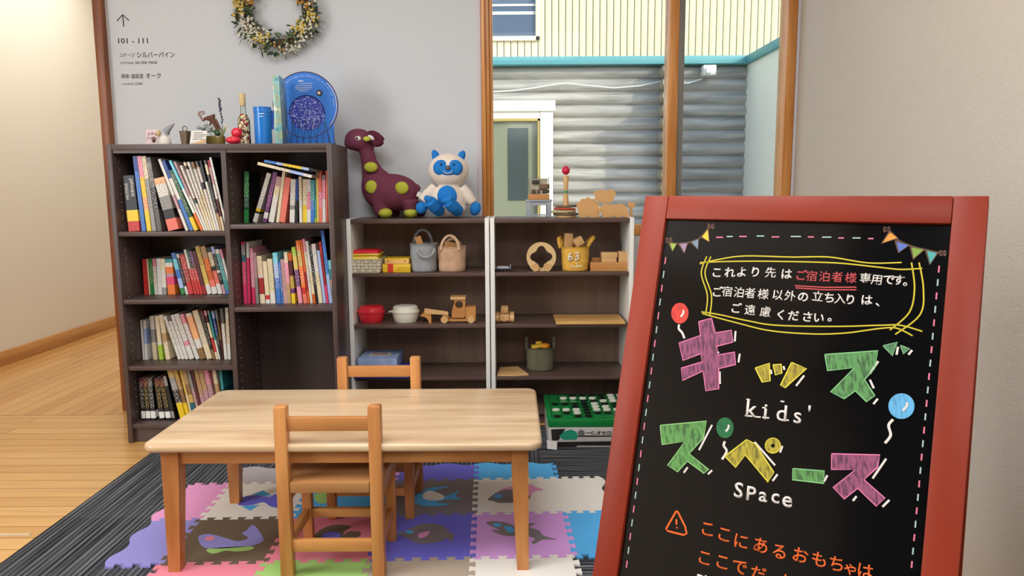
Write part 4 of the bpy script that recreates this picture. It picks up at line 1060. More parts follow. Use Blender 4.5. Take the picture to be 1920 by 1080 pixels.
# mustard bag
p0, p1 = L8(728, 515), L8(965, 515); r = (p1.x - p0.x) / 2; cx = (p0.x + p1.x) / 2; cy = YS + .03 + r
zt_ = L8(840, 295, cy).z
must = (226, 176, 78)
def LB(x, y, Y): return g(x, y, 1040, 430, 12.0, Y)
t = fabric_bag('fabric_bag', 'mustard yellow fabric bag with white numerals and a smile, full of blocks', 'bag', cx, cy, za, r, zt_ - za, must, [
    ([LB(130, 420, cy), LB(105, 300, cy), LB(90, 210, cy), LB(120, 175, cy + .02), LB(160, 200, cy + .04), LB(180, 380, cy + .04)], .008),
    ([LB(745, 380, cy), LB(800, 280, cy), LB(870, 200, cy), LB(880, 170, cy + .02), LB(830, 180, cy + .05), LB(720, 300, cy + .05)], .008)], top=1.06)
yb_ = cy - r * 1.045
b = B(); b.text('6', LB(285, 705, yb_ - .004), (1, 0, 0), (0, 0, 1), .050, .02); b.text('3', LB(438, 700, yb_ - .004), (1, 0, 0), (0, 0, 1), .050, .02)
b.ribbon([LB(x, y, yb_ - .0035) for x, y in ((350, 800), (400, 835), (470, 845), (550, 835), (620, 810))], .0035, (0, -1, 0)); b.ribbon([LB(x, y, yb_ - .0035) for x, y in ((480, 740), (500, 790), (510, 830))], .003, (0, -1, 0))
b.build('printed_face', M('print_white', (232, 226, 210), .7), t, smooth=None)
for (x, y, rot, d, lab) in ((310, 250, (0, math.radians(4), .2), (.036, .024, .062), 'upright pale wooden block in the mustard bag'), (520, 270, (0, math.radians(-30), .2), (.04, .04, .036), 'tilted square wooden block in the mustard bag')):
    c_ = LB(x, y, cy); b = B(); b.box((c_.x, cy + (.012 if x < 400 else -.012), c_.z), d, rot, .002); tag(b.build('toy_block', m_lw), lab, 'toy block', 'wooden blocks')
# wooden crate with blocks
yk = YS + .05; p0, p1 = LB(806, 900, yk), LB(1655, 900, yk); zt_ = LB(1200, 742, yk).z
t = thing('wooden_crate', 'shallow brown wooden box beside the mustard bag', 'crate', ((p0.x + p1.x) / 2, yk + .07, za))
b = B(); b.span(p0.x, p1.x, yk, yk + .14, za, za + .006); b.build('crate_base', m_lw2, t)
for x0_, x1_, y0_, y1_ in ((p0.x, p1.x, yk, yk + .008), (p0.x, p1.x, yk + .132, yk + .14), (p0.x, p0.x + .008, yk + .008, yk + .132), (p1.x - .008, p1.x, yk + .008, yk + .132)):
    b = B(); b.span(x0_, x1_, y0_, y1_, za + .006, zt_, .001); b.build('crate_side', m_lw2, t)
hb = zt_ - za - .006
def blk(x0, x1, ybot, ytop, y0, dep, lab, z0=None, mat=None):
    a_, c_ = LB(x0, ybot, y0), LB(x1, ytop, y0); z0 = a_.z if z0 is None else z0
    b = B(); b.span(a_.x, c_.x, y0, y0 + dep, z0, c_.z, .0015); tag(b.build('toy_block', mat or m_lw), lab, 'toy block', 'wooden blocks'); return c_.z
yk2 = yk + .012
z_ = blk(1060, 1390, 742, 640, yk2, .05, 'flat wooden block standing in the crate under another flat block', z0=za + .0065)
blk(1055, 1415, 640, 520, yk2, .05, 'flat wooden block on top of the pair in the crate', z0=z_ + .0003)
blk(1440, 1655 - 20, 742, 505, yk2, .05, 'cube shaped wooden block at the right end of the crate', z0=za + .0065)
blk(830, 1020, 742, 640, yk + .07, .04, 'brown wooden block lying at the back left of the crate', z0=za + .0065, mat=m_lw2)
# right unit, middle shelf
yc2 = YS + .04; c_ = L8(218, 960, yc2)
t = thing('wooden_toy_car', 'small wooden toy car seen from the front on the middle right shelf', 'toy car', (c_.x, yc2 + .05, zb_))
def LC(x, y): return L8(x, y, yc2)
def sp(x0, x1, yb2, yt, y0, y1, name, mat, bev=.003):
    a_, c2 = LC(x0, yb2), LC(x1, yt); b = B(); b.span(a_.x, c2.x, y0, y1, a_.z, c2.z, bev); return b.build(name, mat, t)
sp(172, 258, 958, 895, yc2, yc2 + .11, 'car_body', m_lw); sp(182, 250, 894, 832, yc2 + .03, yc2 + .085, 'car_cab', m_lw, .006)
sp(176, 254, 952, 938, yc2 - .004, yc2 - .0005, 'bumper', m_lw2, .001)
for x in (188, 240):
    c2 = LC(x, 946); b = B(); b.cyl((c2.x, yc2 - .0065, c2.z), (c2.x, yc2 - .0042, c2.z), .003, seg=12); b.build('lamp_dot', M('black_plastic', (30, 30, 32), .35), t)
for x0_, x1_ in ((132, 168), (262, 300)):
    for yy in (yc2 + .018, yc2 + .085):
        a_, c2 = LC(x0_, 930), LC(x1_, 930); b = B(); b.cyl((a_.x, yy, zb_ + .018), (c2.x, yy, zb_ + .018), .018, seg=28); b.build('wheel', m_lw, t)
b = B()
yp = YS - .012; a_, c_ = at(1043, 612, Y=yp), at(1172, 612, Y=yp)
b.hull([(a_.x, yp, zb_), (c_.x, yp, zb_), (c_.x, yp + .2, zb_), (a_.x - .002, yp + .2, zb_)], [(a_.x, yp, zb_ + .012), (c_.x, yp, zb_ + .012), (c_.x, yp + .2, zb_ + .012), (a_.x - .002, yp + .2, zb_ + .012)], .001)
tag(b.build('wooden_board', wood('pine_board', (226, 178, 108), (200, 146, 80), 'X', 6, .4, stretch=8)), 'flat pine board lying on the middle right shelf past its edge', 'wooden board')
# olive bag with yellow toys, wooden plate
p0, p1 = at(988, 698, Y=YS + .05), at(1041, 698, Y=YS + .05); r = (p1.x - p0.x) / 2; cx = (p0.x + p1.x) / 2; cy = YS + .08 + r
zt_ = at(1015, 650, Y=cy).z; hl = at(1015, 631, Y=cy).z - zt_
t = fabric_bag('fabric_bag', 'olive green fabric bag holding yellow toys on the lower right shelf', 'bag', cx, cy, zc_, r, zt_ - zc_, (100, 98, 78),
    [(arc((cx - r * .98, cy, zt_ - .01), .001, hl + .012, 0, 180, n=6), .004), ([Vector((cx - r * .98, cy - .02, zt_ - .01)), Vector((cx - r, cy - .016, zt_ + hl)), Vector((cx - r, cy + .016, zt_ + hl)), Vector((cx - r * .98, cy + .02, zt_ - .01))], .006),
     ([Vector((cx + r * .98, cy - .02, zt_ - .01)), Vector((cx + r, cy - .016, zt_ + hl)), Vector((cx + r, cy + .016, zt_ + hl)), Vector((cx + r * .98, cy + .02, zt_ - .01))], .006)])
m_or = M('orange_toy', (240, 150, 40), .4); m_ye2 = M('yellow_toy', (242, 196, 60), .4)
b = B(); b.box((cx - .016, cy - .015, zt_ + .006), (.05, .03, .016), (0, -.1, .2), .004); b.ell((cx - .006, cy + .002, zt_ + .018), (.016, .012, .008)); tag(b.build('toy_brick', m_ye2), 'yellow toy lying in the olive bag', 'toy')
b = B(); b.ell((cx + .022, cy - .012, zt_ + .006), (.022, .02, .014)); tag(b.build('toy_ball', m_or), 'orange rounded toy lying in the olive bag', 'toy')
A = [at(932, 703, Z=zc_ + .004), at(938, 689, Z=zc_ + .004), at(971, 687, Z=zc_ + .004), at(991, 702, Z=zc_ + .004), at(962, 706, Z=zc_ + .004)]
A = [Vector((p.x, max(YS + .01, min(p.y, YS + .2)), zc_)) for p in A]
b = B(); b.slab(A, (0, 0, .005)); o = b.build('wooden_puzzle', m_lw); tag(o, 'thin wooden puzzle plate lying flat on the lower right shelf', 'puzzle')
ctr = sum(A, Vector()) / 5
b = B(); b.ribbon([ctr + Vector((-.02, 0, .0052)), ctr + Vector((0, .02, .0052)), ctr + Vector((.02, -.005, .0052)), ctr + Vector((.01, -.03, .0052))], .002, (0, 0, 1)); q = b.build('groove', m_lw2, o)

# ------------------------------------------------------------------ board game on the floor
yo = 2.93; p0 = at(1040, 838, Z=.006); yo = p0.y
def LG(x, y, **k): return at(1010 + x / 8.64, 725 + y / 8.64, **k)
x0_ = LG(150, 800, Y=yo).x; ztb = LG(600, 668, Y=yo).z; x1_ = x0_ + .37
t = thing('game_carton', 'worn white and black board game carton on the rug under the green board', 'box', ((x0_ + x1_) / 2, yo + .12, .0065))
b = B(); b.span(x0_, x1_, yo, YS - .004, .0065, ztb, .001); b.build('carton_body', M('carton_silver', (196, 192, 188), .4), t)
def gp(x, y): return LG(x, y, Y=yo) + Vector((0, -.0006, 0))
b = B(); b.slab([gp(*p) for p in ((200, 690), (430, 680), (320, 870), (215, 870))], (0, -.0005, 0)); b.slab([gp(*p) for p in ((270, 895), (1400, 880), (1400, 1000), (260, 1010))], (0, -.0005, 0)); b.slab([gp(*p) for p in ((640, 790), (1400, 790), (1400, 806), (640, 812))], (0, -.0005, 0)); b.build('dark_print', M('print_black', (34, 30, 30), .5), t)
b = B(); b.slab([gp(*p) + Vector((0, -.0006, 0)) for p in ((620, 955), (1400, 955), (1400, 980), (610, 980))], (0, -.0005, 0)); b.build('white_print', M('carton_silver', (196, 192, 188), .4), t)
b = B(); b.slab([gp(*p) for p in ((330, 800), (420, 720), (520, 690), (610, 730), (640, 800), (600, 855), (400, 858))], (0, -.0009, 0)); b.build('green_print', M('print_green', (34, 150, 116), .45), t)
b = B(); b.cyl(gp(690, 750), gp(690, 750) + Vector((0, -.001, 0)), .0135, seg=28); b.build('disc_print', M('print_grey', (110, 108, 106), .5), t)
b = B(); b.text('一体オセロ', gp(762, 776) + Vector((0, -.0002, 0)), (1, 0, 0), (0, 0, 1), .0185, .02, wide=1.12); b.build('carton_title', M('print_black', (34, 30, 30), .5), t, smooth=None)
b = B(); a_ = gp(130, 860); q_ = gp(300, 890); b.hull([a_ + Vector((0, -.0012, 0)), q_ + Vector((0, -.0012, 0)), q_ + Vector((-.004, -.040, -.020)), a_ + Vector((0, -.044, -.022))], [a_ + Vector((0, -.003, .001)), q_ + Vector((0, -.003, .001)), q_ + Vector((-.004, -.042, -.019)), a_ + Vector((0, -.046, -.021))]); b.build('torn_flap', M('carton_grey', (200, 196, 194), .6), t)
zg0, zg1 = ztb + .0005, LG(700, 525, Y=yo).z
yb2 = LG(600, 120, Z=zg1).y; x0g = LG(150, 520, Y=yo).x - .004; gw = .38
ybk_ = min(yb2, YSK - .02)
t = thing('othello_board', 'green plastic reversi board with black and white discs on its carton', 'board game', (x0g + gw / 2, (yo + ybk_) / 2, zg0))
m_gr = M('green_plastic', (22, 132, 62), .3, coat=.3)
b = B(); b.hull([(x0g + .006, yo + .004, zg0), (x0g + gw - .006, yo + .004, zg0), (x0g + gw - .006, ybk_ - .004, zg0), (x0g + .006, ybk_ - .004, zg0)], [(x0g, yo, zg1), (x0g + gw, yo, zg1), (x0g + gw, ybk_, zg1), (x0g, ybk_, zg1)], .004); b.build('board_tray', m_gr, t)
gx0, gx1 = x0g + .022, x0g + gw - .022; gy0, gy1 = yo + .012, ybk_ - .012
b = B()
for k in range(9):
    x_ = gx0 + (gx1 - gx0) * k / 8; y_ = gy0 + (gy1 - gy0) * k / 8
    b.span(x_ - .001, x_ + .001, gy0, gy1, zg1 + .0001, zg1 + .0009); b.span(gx0, gx1, y_ - .001, y_ + .001, zg1 + .0001, zg1 + .0009)
b.build('grid_lines', M('grid_dark_green', (8, 52, 26), .5), t)
GRID = ['..BBBBWW', '.WWWWBWW', '...BBWWW', 'BBBBWBBW', '..BBWWBW', 'WWWBWWWW', '.BWBBB.W', 'B.BB....']
m_dw, m_db = M('disc_white', (226, 228, 214), .35), M('disc_black', (22, 24, 22), .35)
for r_ in range(8):
    for c2 in range(8):
        v = GRID[r_][c2]
        if v == '.': continue
        cx = gx0 + (gx1 - gx0) * (c2 + .5) / 8; cyy = gy1 - (gy1 - gy0) * (r_ + .5) / 8
        b = B(); b.cyl((cx, cyy, zg1 + .001), (cx, cyy, zg1 + (.0055 if v == 'W' else .003)), .0155, seg=24); b.build('disc', m_dw if v == 'W' else m_db, t, label='white disc' if v == 'W' else 'black disc')
# ------------------------------------------------------------------ plush toys on the low shelf
ZT = LOWZ[0] + .0025
def K5(x, y, Y): return at(630 + x / 5.4, 220 + y / 5.4, Y=Y)
m_pl = M('plum_plush', (118, 62, 80), .95, .1, bump=(300, .3, .002)); m_lg = M('lime_plush', (188, 190, 70), .95, .1, bump=(300, .3, .002))
Yd = YS + .185; kd = Yd / FPX * 1.0 / 5.4
def D(x, y, dy=0): return K5(x, y, Yd + dy)
t = thing('dinosaur_plush', 'plum purple long necked plush dinosaur with lime spots on the low shelf', 'plush toy', (D(560, 1000).x, Yd, ZT))
body = [('e', D(560, 762), (285 * kd, .085, 188 * kd)), ('e', D(420, 705), (162 * kd, .07, 190 * kd)), ('e', D(228, 230, -.01), (138 * kd, .05, 112 * kd)), ('e', D(175, 262, -.01), (90 * kd, .042, 70 * kd)),
        ('t', [D(290, 260), D(312, 350), D(335, 450), D(370, 560), D(420, 690)], [100 * kd, 74 * kd, 80 * kd, 110 * kd, 160 * kd]),
        ('t', [D(450, 850, -.035), D(455, 960, -.045), D(470, 985, -.05)], [90 * kd, 66 * kd, 58 * kd]), ('t', [D(740, 850, -.03), D(755, 950, -.03), D(757, 985, -.03)], [90 * kd, 66 * kd, 58 * kd]),
        ('t', [D(560, 850, .05), D(575, 985, .05)], [80 * kd, 55 * kd]), ('t', [D(820, 850, .05), D(840, 985, .05)], [80 * kd, 55 * kd]),
        ('t', [D(780, 740), D(825, 712), D(850, 700)], [56 * kd, 36 * kd, 24 * kd])]
blob(body, 'dinosaur_body', m_pl, t, .0045, 10)
blob([('t', [D(330, 165, -.012), D(372, 165, -.02), D(412, 185, -.022), D(445, 215, -.022), D(470, 245, -.02)], [28 * kd, 34 * kd, 36 * kd, 36 * kd, 34 * kd]),
      ('t', [D(345, 205, -.03), D(372, 240, -.034), D(405, 268, -.032), D(440, 262, -.026), D(466, 240, -.02)], [28 * kd, 34 * kd, 36 * kd, 34 * kd, 30 * kd])], 'floppy_ear', M('dark_plum_plush', (92, 42, 58), .95, .1), t, .0022, 6)
for pts in ([(380, 205), (330, 185)],):
    b = B(); b.ell(D(355, 205, -.048), (36 * kd, .006, 20 * kd), (0, .6, 0)); b.build('ear_lining', M('plush_white', (226, 220, 212), .9, .1), t)
b = B(); b.ell(D(222, 213, -.056), (30 * kd, .006, 22 * kd)); ey = b.build('eye', M('plush_white', (226, 220, 212), .9, .1), t)
b = B(); b.ell(D(212, 213, -.061), (12 * kd, .004, 13 * kd)); b.build('pupil', M('pupil_black', (24, 20, 22), .3), ey)
b = B(); b.ell(D(312, 220, -.058), (38 * kd, .012, 26 * kd)); b.ell(D(312, 232, -.066), (16 * kd, .008, 12 * kd)); b.build('nose_patch', m_lg, t)
for x, y, rx, rz, dy in ((352, 505, 66, 50, -.062), (360, 706, 62, 66, -.064), (665, 715, 68, 62, -.073)):
    b = B(); b.ell(D(x, y, dy), (rx * kd, .014, rz * kd)); b.build('spot', m_lg, t, label='lime green spot')
for x, dy in ((500, -.055), (757, -.035)):
    c_ = D(x, 990, dy); b = B(); b.ell((c_.x, Yd + dy, ZT + 44 * kd), (70 * kd, .036, 50 * kd)); b.build('foot', m_lg, t, label='lime green foot')
for x in (600, 858):
    c_ = D(x, 990, .05); b = B(); b.ell((c_.x, Yd + .05, ZT + 42 * kd), (50 * kd, .03, 42 * kd)); b.build('foot', M('dark_plum_plush', (92, 42, 58), .95, .1), t)
c_ = D(838, 780, -.05); b = B(); b.box(c_, (.016, .001, .022), (0, .5, .3)); b.build('fabric_tag', M('tag_white', (226, 224, 216), .7), t)

m_bw = M('white_plush', (230, 216, 200), .95, .1, bump=(300, .3, .002)); m_bb = M('blue_plush', (34, 122, 200), .8, .2, bump=(300, .3, .002))
Yb_ = YS + .135; kb = Yb_ / FPX / 5.4
def Q(x, y, dy=0): return K5(x, y - 9, Yb_ + dy)
t = thing('creature_plush', 'white plush creature with blue face, horns and feet sitting on the low shelf', 'plush toy', (Q(1140, 1000).x, Yb_, ZT))
blob([('e', Q(1140, 545), (206 * kb, .068, 168 * kb)), ('e', Q(1140, 850), (180 * kb, .06, 170 * kb)), ('e', Q(1140, 930), (185 * kb, .062, 95 * kb)), ('t', [Q(1010, 720), Q(930, 790, -.01), Q(870, 860, -.02)], [62 * kb, 58 * kb, 52 * kb]), ('t', [Q(1270, 720), Q(1330, 790), Q(1385, 880)], [56 * kb, 56 * kb, 50 * kb])], 'creature_body', m_bw, t, .0045, 8)
b = B(); b.ell(Q(1065, 520, -.052), (80 * kb, .018, 78 * kb)); b.ell(Q(1205, 520, -.052), (78 * kb, .018, 78 * kb)); b.ell(Q(1135, 545, -.056), (100 * kb, .018, 54 * kb)); fc = b.build('face_patch', m_bb, t, smooth=60, label='blue face patch')
for x in (1062, 1190):
    b = B(); b.ell(Q(x, 484, -.071), (11 * kb, .004, 13 * kb)); b.build('eye', M('pupil_navy', (16, 60, 110), .4), fc)
b = B(); b.ell(Q(1133, 520, -.076), (24 * kb, .007, 22 * kb)); b.build('nose', M('nose_brown', (96, 80, 70), .5), fc)
b = B(); b.tube([Q(1090, 555, -.074), Q(1105, 572, -.076), Q(1135, 576, -.077), Q(1165, 570, -.076), Q(1175, 552, -.074)], 4 * kb, 6); b.build('mouth', M('mouth_white', (206, 220, 235), .6), fc)
for pts in ([(1018, 425), (1000, 375), (985, 342)], [(1262, 425), (1280, 380), (1296, 350)]):
    b = B(); b.tube([Q(*p, 0) for p in pts], [40 * kb, 36 * kb, 14 * kb], 14); b.build('horn', m_bb, t, smooth=60, label='blue horn')
b = B(); b.ell(Q(1125, 810, -.052), (98 * kb, .014, 108 * kb)); b.build('belly_patch', m_bb, t, label='blue belly patch')
c_ = Q(865, 925, -.03); b = B(); b.ell((c_.x, Yb_ - .03, c_.z), (58 * kb, .024, 62 * kb)); b.ell((c_.x + 50 * kb, Yb_ - .035, c_.z + 20 * kb), (24 * kb, .016, 20 * kb)); b.build('hand', m_bb, t, smooth=60, label='blue hand')
c_ = Q(1412, 935, -.005); b = B(); b.ell((c_.x, Yb_ - .005, c_.z), (54 * kb, .026, 70 * kb), (0, .35, 0)); b.build('hand', m_bb, t, smooth=60, label='blue hand')
for (heel, toe, tips) in (((1050, 985), (945, 855), ((905, 812), (945, 822))), ((1240, 985), (1130, 860), ((1075, 848), (1175, 815)))):
    hz = ZT + 62 * kb; h_ = Q(*heel, -.06); tz = Q(*toe, -.11)
    blob([('t', [Vector((h_.x, Yb_ - .05, hz)), (Vector((h_.x, Yb_ - .06, hz)) + tz) / 2, tz], [60 * kb, 66 * kb, 60 * kb])] + [('t', [tz, Q(*p, -.125)], [40 * kb, 24 * kb]) for p in tips], 'foot', m_bb, t, .0035, 4, label='blue foot')

# ------------------------------------------------------------------ little things on the low shelf under the window
def W8(x, y, Y): return at(970 + x / 7.7125, 300 + y / 7.7125, Y=Y)
yw = YS + .12
x0_, x1_ = W8(140, 700, yw).x, W8(492, 700, yw).x; xm = (x0_ + x1_) / 2; ztp = W8(300, 575, yw).z; dpt = .12
t = thing('doll_stool', 'small grey painted doll stool standing on the low shelf by the window', 'stool', (xm, yw + dpt / 2, ZT - .002))
m_gy = M('grey_paint', (158, 164, 172), .5)
b = B(); b.span(x0_ - .004, x1_ + .004, yw - .004, yw + dpt + .004, ztp - .008, ztp, .002); b.build('stool_seat', m_gy, t)
for x in (x0_, x1_ - .018):
    for y in (yw, yw + dpt - .018):
        b = B(); b.span(x, x + .018, y, y + .018, ZT - .002, ztp - .008, .001); b.build('leg', m_gy, t)
for y in (yw + .003, yw + dpt - .015):
    b = B(); b.span(x0_ + .018, x1_ - .018, y, y + .012, ztp - .024, ztp - .008); b.build('apron', m_gy, t)
b = B(); zr_ = W8(300, 795, yw).z; b.span(x0_ + .018, x1_ - .018, yw + .005, yw + .011, zr_ - .003, zr_ + .003); b.build('stretcher', m_gy, t)
z0_ = ztp + .0005; zb2 = W8(300, 495, yw).z
xa_, xb_ = W8(160, 500, yw).x, W8(465, 500, yw).x
t = thing('display_box', 'clear topped wooden box of small trinkets on the grey doll stool', 'box', (xm, yw + .05, z0_))
b = B(); b.span(xa_, xb_, yw + .01, yw + .09, z0_, zb2, .002); b.build('tray', m_lw2, t)
zt2 = W8(300, 255, yw).z
b = B()
for x in (xa_ + .001, xb_ - .003): b.span(x, x + .002, yw + .012, yw + .088, zb2 + .0005, zt2)
b.span(xa_ + .001, xb_ - .001, yw + .086, yw + .088, zb2 + .0005, zt2); b.span(xa_ + .001, xb_ - .001, yw + .012, yw + .014, zb2 + .0005, zt2); b.span(xa_ - .004, xb_ + .004, yw + .008, yw + .092, zt2, zt2 + .003, .001)
b.build('clear_cover', m_glass, t)
b = B(); b.span(xa_ + .006, xb_ - .006, yw + .06, yw + .066, zb2 + .001, zt2 - .004); b.build('back_card', M('card_beige', (206, 190, 170), .6), t)
for x0, x1, y0, y1, cc_ in ((212, 318, 345, 292, (60, 52, 52)), (315, 465, 420, 350, (120, 92, 66)), (205, 262, 488, 425, (96, 66, 58)), (290, 325, 488, 425, (110, 80, 70)), (335, 360, 488, 440, (196, 176, 150)), (362, 462, 478, 428, (70, 58, 40))):
    a_, c_ = W8(x0, y0, yw + .05), W8(x1, y1, yw + .05); b = B(); b.span(a_.x, c_.x, yw + .045, yw + .0595, a_.z, c_.z, .001); b.build('trinket', M('trinket_%d' % x0, cc_, .6, var=(200, .3)), t)
# ring toss
yr = YS + .10; c_ = W8(700, 800, yr)
cx = c_.x
m_rope = M('rope', (198, 178, 138), .95, .1, bump=(500, .8, .003), var=(260, .35)); m_rope2 = M('red_rope', (186, 80, 62), .95, .1, bump=(500, .8, .003), var=(260, .3)); m_rope3 = M('dark_rope', (110, 96, 76), .95, .1, bump=(500, .8, .003), var=(260, .4))
t = thing('ring_toss_peg', 'turned wooden ring toss peg with a red ball top on the low shelf', 'ring toss', (cx, yr, ZT - .0015))
zz = [(W8(700, y, yr).z - ZT + .0015) for y in (230, 300, 400, 470, 560, 690)]; kk = yr / FPX / 7.7125
b = B(); b.lathe((cx, yr, ZT - .0015), [(.001, 0), (.045, 0), (.046, .004), (.045, .008), (40 * kk, .009), (46 * kk, zz[5] + .002), (40 * kk, zz[4]), (28 * kk, zz[3]), (30 * kk, zz[2]), (42 * kk, zz[1] + .004), (40 * kk, zz[0]), (.001, zz[0] + .002)], 28); b.build('peg', m_lw, t, smooth=50)
b = B(); b.lathe((cx, yr, ZT - .0015), [(28.6 * kk, zz[3] - .004), (29.5 * kk, zz[3] - .002), (29.5 * kk, zz[3] + .006), (28.6 * kk, zz[3] + .008)], 28); b.build('green_stripe', M('green_paint', (50, 150, 100), .4), t)
c2 = W8(705, 150, yr); b = B(); b.ell((cx, yr, c2.z), (58 * kk, 58 * kk, 64 * kk)); b.build('ball_top', M('cherry_red', (206, 30, 66), .35), t, label='red ball top')
for k, (dx, dz, R_, mat_, tl, lab) in enumerate(((.0, .014, .05, m_rope3, .0, 'dark twisted rope ring lowest around the ring toss peg'), (-.010, .025, .050, m_rope, .02, 'pale twisted rope ring in the middle around the ring toss peg'), (-.004, .036, .042, m_rope2, -.04, 'red twisted rope ring around the ring toss peg'), (.002, .047, .040, m_rope3, .05, 'brown twisted rope ring on top around the ring toss peg'))):
    b = B(); b.tube([Vector((cx + dx + R_ * math.cos(a), yr + R_ * math.sin(a), ZT - .0015 + dz + tl * R_ * math.cos(a))) for a in [2 * math.pi * q / 40 for q in range(40)]], [.0048 + .0008 * math.sin(q * 2.6) for q in range(40)], 8, closed=True)
    tag(b.build('rope_ring', mat_, smooth=60), lab, 'rope ring', 'rope rings of the ring toss')
# flat wooden animals
m_ani = wood('plywood_animal', (222, 174, 114), (202, 150, 92), 'X', 6, .5, stretch=5)
def animal(name, pts, y, lab, dep=.014, drop=True):
    q = [W8(px, py, y) for px, py in pts]; q = [Vector((p.x, y, p.z)) for p in q]
    dz = (ZT - .0015 if drop is True else drop) - min(p.z for p in q); q = [p + Vector((0, 0, dz)) for p in q]
    b = B(); b.slab(q, (0, dep, 0)); o = tag(b.build(name, m_ani, smooth=30), lab, 'wooden animal', 'flat wooden animals'); return max(p.z for p in q), q, o
def arcp(cx_, cy_, rx, ry, a0, a1, n): return [(cx_ + rx * math.cos(math.radians(a0 + (a1 - a0) * k / n)), cy_ - ry * math.sin(math.radians(a0 + (a1 - a0) * k / n))) for k in range(n + 1)]
hed = [(880, 745), (900, 858), (990, 858), (1010, 825), (1030, 858), (1180, 858)]
for k in range(11):
    a = 20 + 140 * k / 10; r1, r2 = 1.0, 1.1
    for rr in ((1.1 if k % 2 else .98),): hed.append((1020 + 175 * rr * math.cos(math.radians(a)), 770 - 185 * rr * math.sin(math.radians(a))))
animal('wooden_hedgehog', hed, YS + .07, 'flat wooden hedgehog animal left of the wooden hippo')
hip = [(1160, 770), (1200, 720), (1270, 655), (1300, 670), (1420, 680), (1500, 665), (1560, 690), (1600, 740), (1615, 858), (1545, 858), (1525, 825), (1500, 858), (1420, 858), (1395, 825), (1365, 858), (1235, 858), (1225, 800), (1180, 795)]
zh, _, _ = animal('wooden_hippo', hip, YS + .055, 'flat wooden hippo animal at the right end of the low shelf', .016)
hd = [(1120, 620), (1130, 560), (1100, 520), (1120, 485), (1170, 490), (1230, 470), (1280, 490), (1350, 470), (1410, 490), (1425, 540), (1400, 590), (1375, 640), (1345, 665), (1240, 660), (1180, 650)]
animal('wooden_lion', hd, YS + .056, 'flat wooden lion head shape balanced on the hedgehog and hippo', .013, drop=zh + .0006)
bl_ = [(1650 + 50 * math.cos(a), 655 + 50 * math.sin(a)) for a in [2 * math.pi * k / 20 for k in range(20)]]
c_ = W8(1650, 655, YS + .085); b = B(); b.cyl((c_.x, YS + .085, c_.z), (c_.x, YS + .099, c_.z), .0155, seg=28); b.hull([(c_.x - .006, YS + .086, ZT - .0015), (c_.x + .006, YS + .086, ZT - .0015), (c_.x + .006, YS + .098, ZT - .0015), (c_.x - .006, YS + .098, ZT - .0015)], [(c_.x - .004, YS + .086, c_.z - .01), (c_.x + .004, YS + .086, c_.z - .01), (c_.x + .004, YS + .098, c_.z - .01), (c_.x - .004, YS + .098, c_.z - .01)])
tag(b.build('wooden_tree', m_ani), 'small flat wooden round tree standing behind the wooden hippo', 'wooden toy')

# ------------------------------------------------------------------ on top of the dark bookcase
ZB = bzt + .0005
def T8(x, y, Y): return at(260 + x / 8.727, 170 + y / 8.727, Y=Y)
def zc(p): return max(p.z, ZB)
yt = YB + .06
a_, c_ = T8(110, 860, yt), T8(318, 628, yt)
t = thing('greeting_card', 'small pink card standing at the left end on top of the bookcase', 'card', ((a_.x + c_.x) / 2, yt, ZB))
b = B(); b.box(((a_.x + c_.x) / 2, yt + .01, (ZB + c_.z) / 2), (c_.x - a_.x, .004, c_.z - ZB), (math.radians(-8), 0, 0)); b.build('card_sheet', M('pink_card', (214, 190, 190), .6), t)
b = B()
for (x, y, w) in ((150, 705, .004), (205, 695, .005), (265, 705, .006), (150, 770, .004)): p = T8(x, y, yt); b.box((p.x, yt + .006 + (-.006 if y > 740 else 0), p.z), (w, .003, .006))
b.build('card_print', M('mauve_print', (150, 112, 116), .6), t)
# gnome
yn = yt - .015; kx = yn / FPX / 8.727
cx = T8(420, 800, yn).x
t = thing('gnome_figure', 'tiny white figure with a grey pointed hat on top of the bookcase', 'figurine', (cx, yn, ZB))
zt_ = T8(420, 720, yn).z
b = B(); b.lathe((cx + 5 * kx, yn, ZB), [(.001, 0), (95 * kx, 0), (105 * kx, .004), (90 * kx, (zt_ - ZB) * .6), (40 * kx, zt_ - ZB), (.001, zt_ - ZB + .001)], 24, sy=.8); b.build('gnome_body', M('wool_white', (222, 216, 206), .9, bump=(300, .5, .002)), t, smooth=60)
b = B(); b.ell(Vector((cx - 75 * kx, yn - .006, T8(345, 700, yn).z)), (38 * kx, .012, 46 * kx)); b.build('beard', M('straw_beard', (206, 180, 130), .9), t)
b = B(); b.tube([T8(440, 690, yn), T8(470, 640, yn), T8(530, 585, yn), T8(585, 535, yn)], [66 * kx, 48 * kx, 30 * kx, 8 * kx], 16); b.build('pointed_hat', M('grey_felt', (150, 150, 154), .9), t, smooth=60, label='grey pointed hat')
c2 = T8(245, 790, yn - .02); b = B(); b.ell((c2.x, yn - .02, (ZB + T8(245, 790, yn).z) / 2 + .004), (30 * kx, .009, 34 * kx)); b.tube([T8(200, 780, yn - .03), T8(245, 762, yn - .031), T8(295, 785, yn - .03)], [8 * kx, 12 * kx, 8 * kx], 8); 
tag(b.build('shell_ornament', M('shell_brown', (110, 78, 60), .6)), 'tiny brown ornament in front of the pink card', 'ornament')
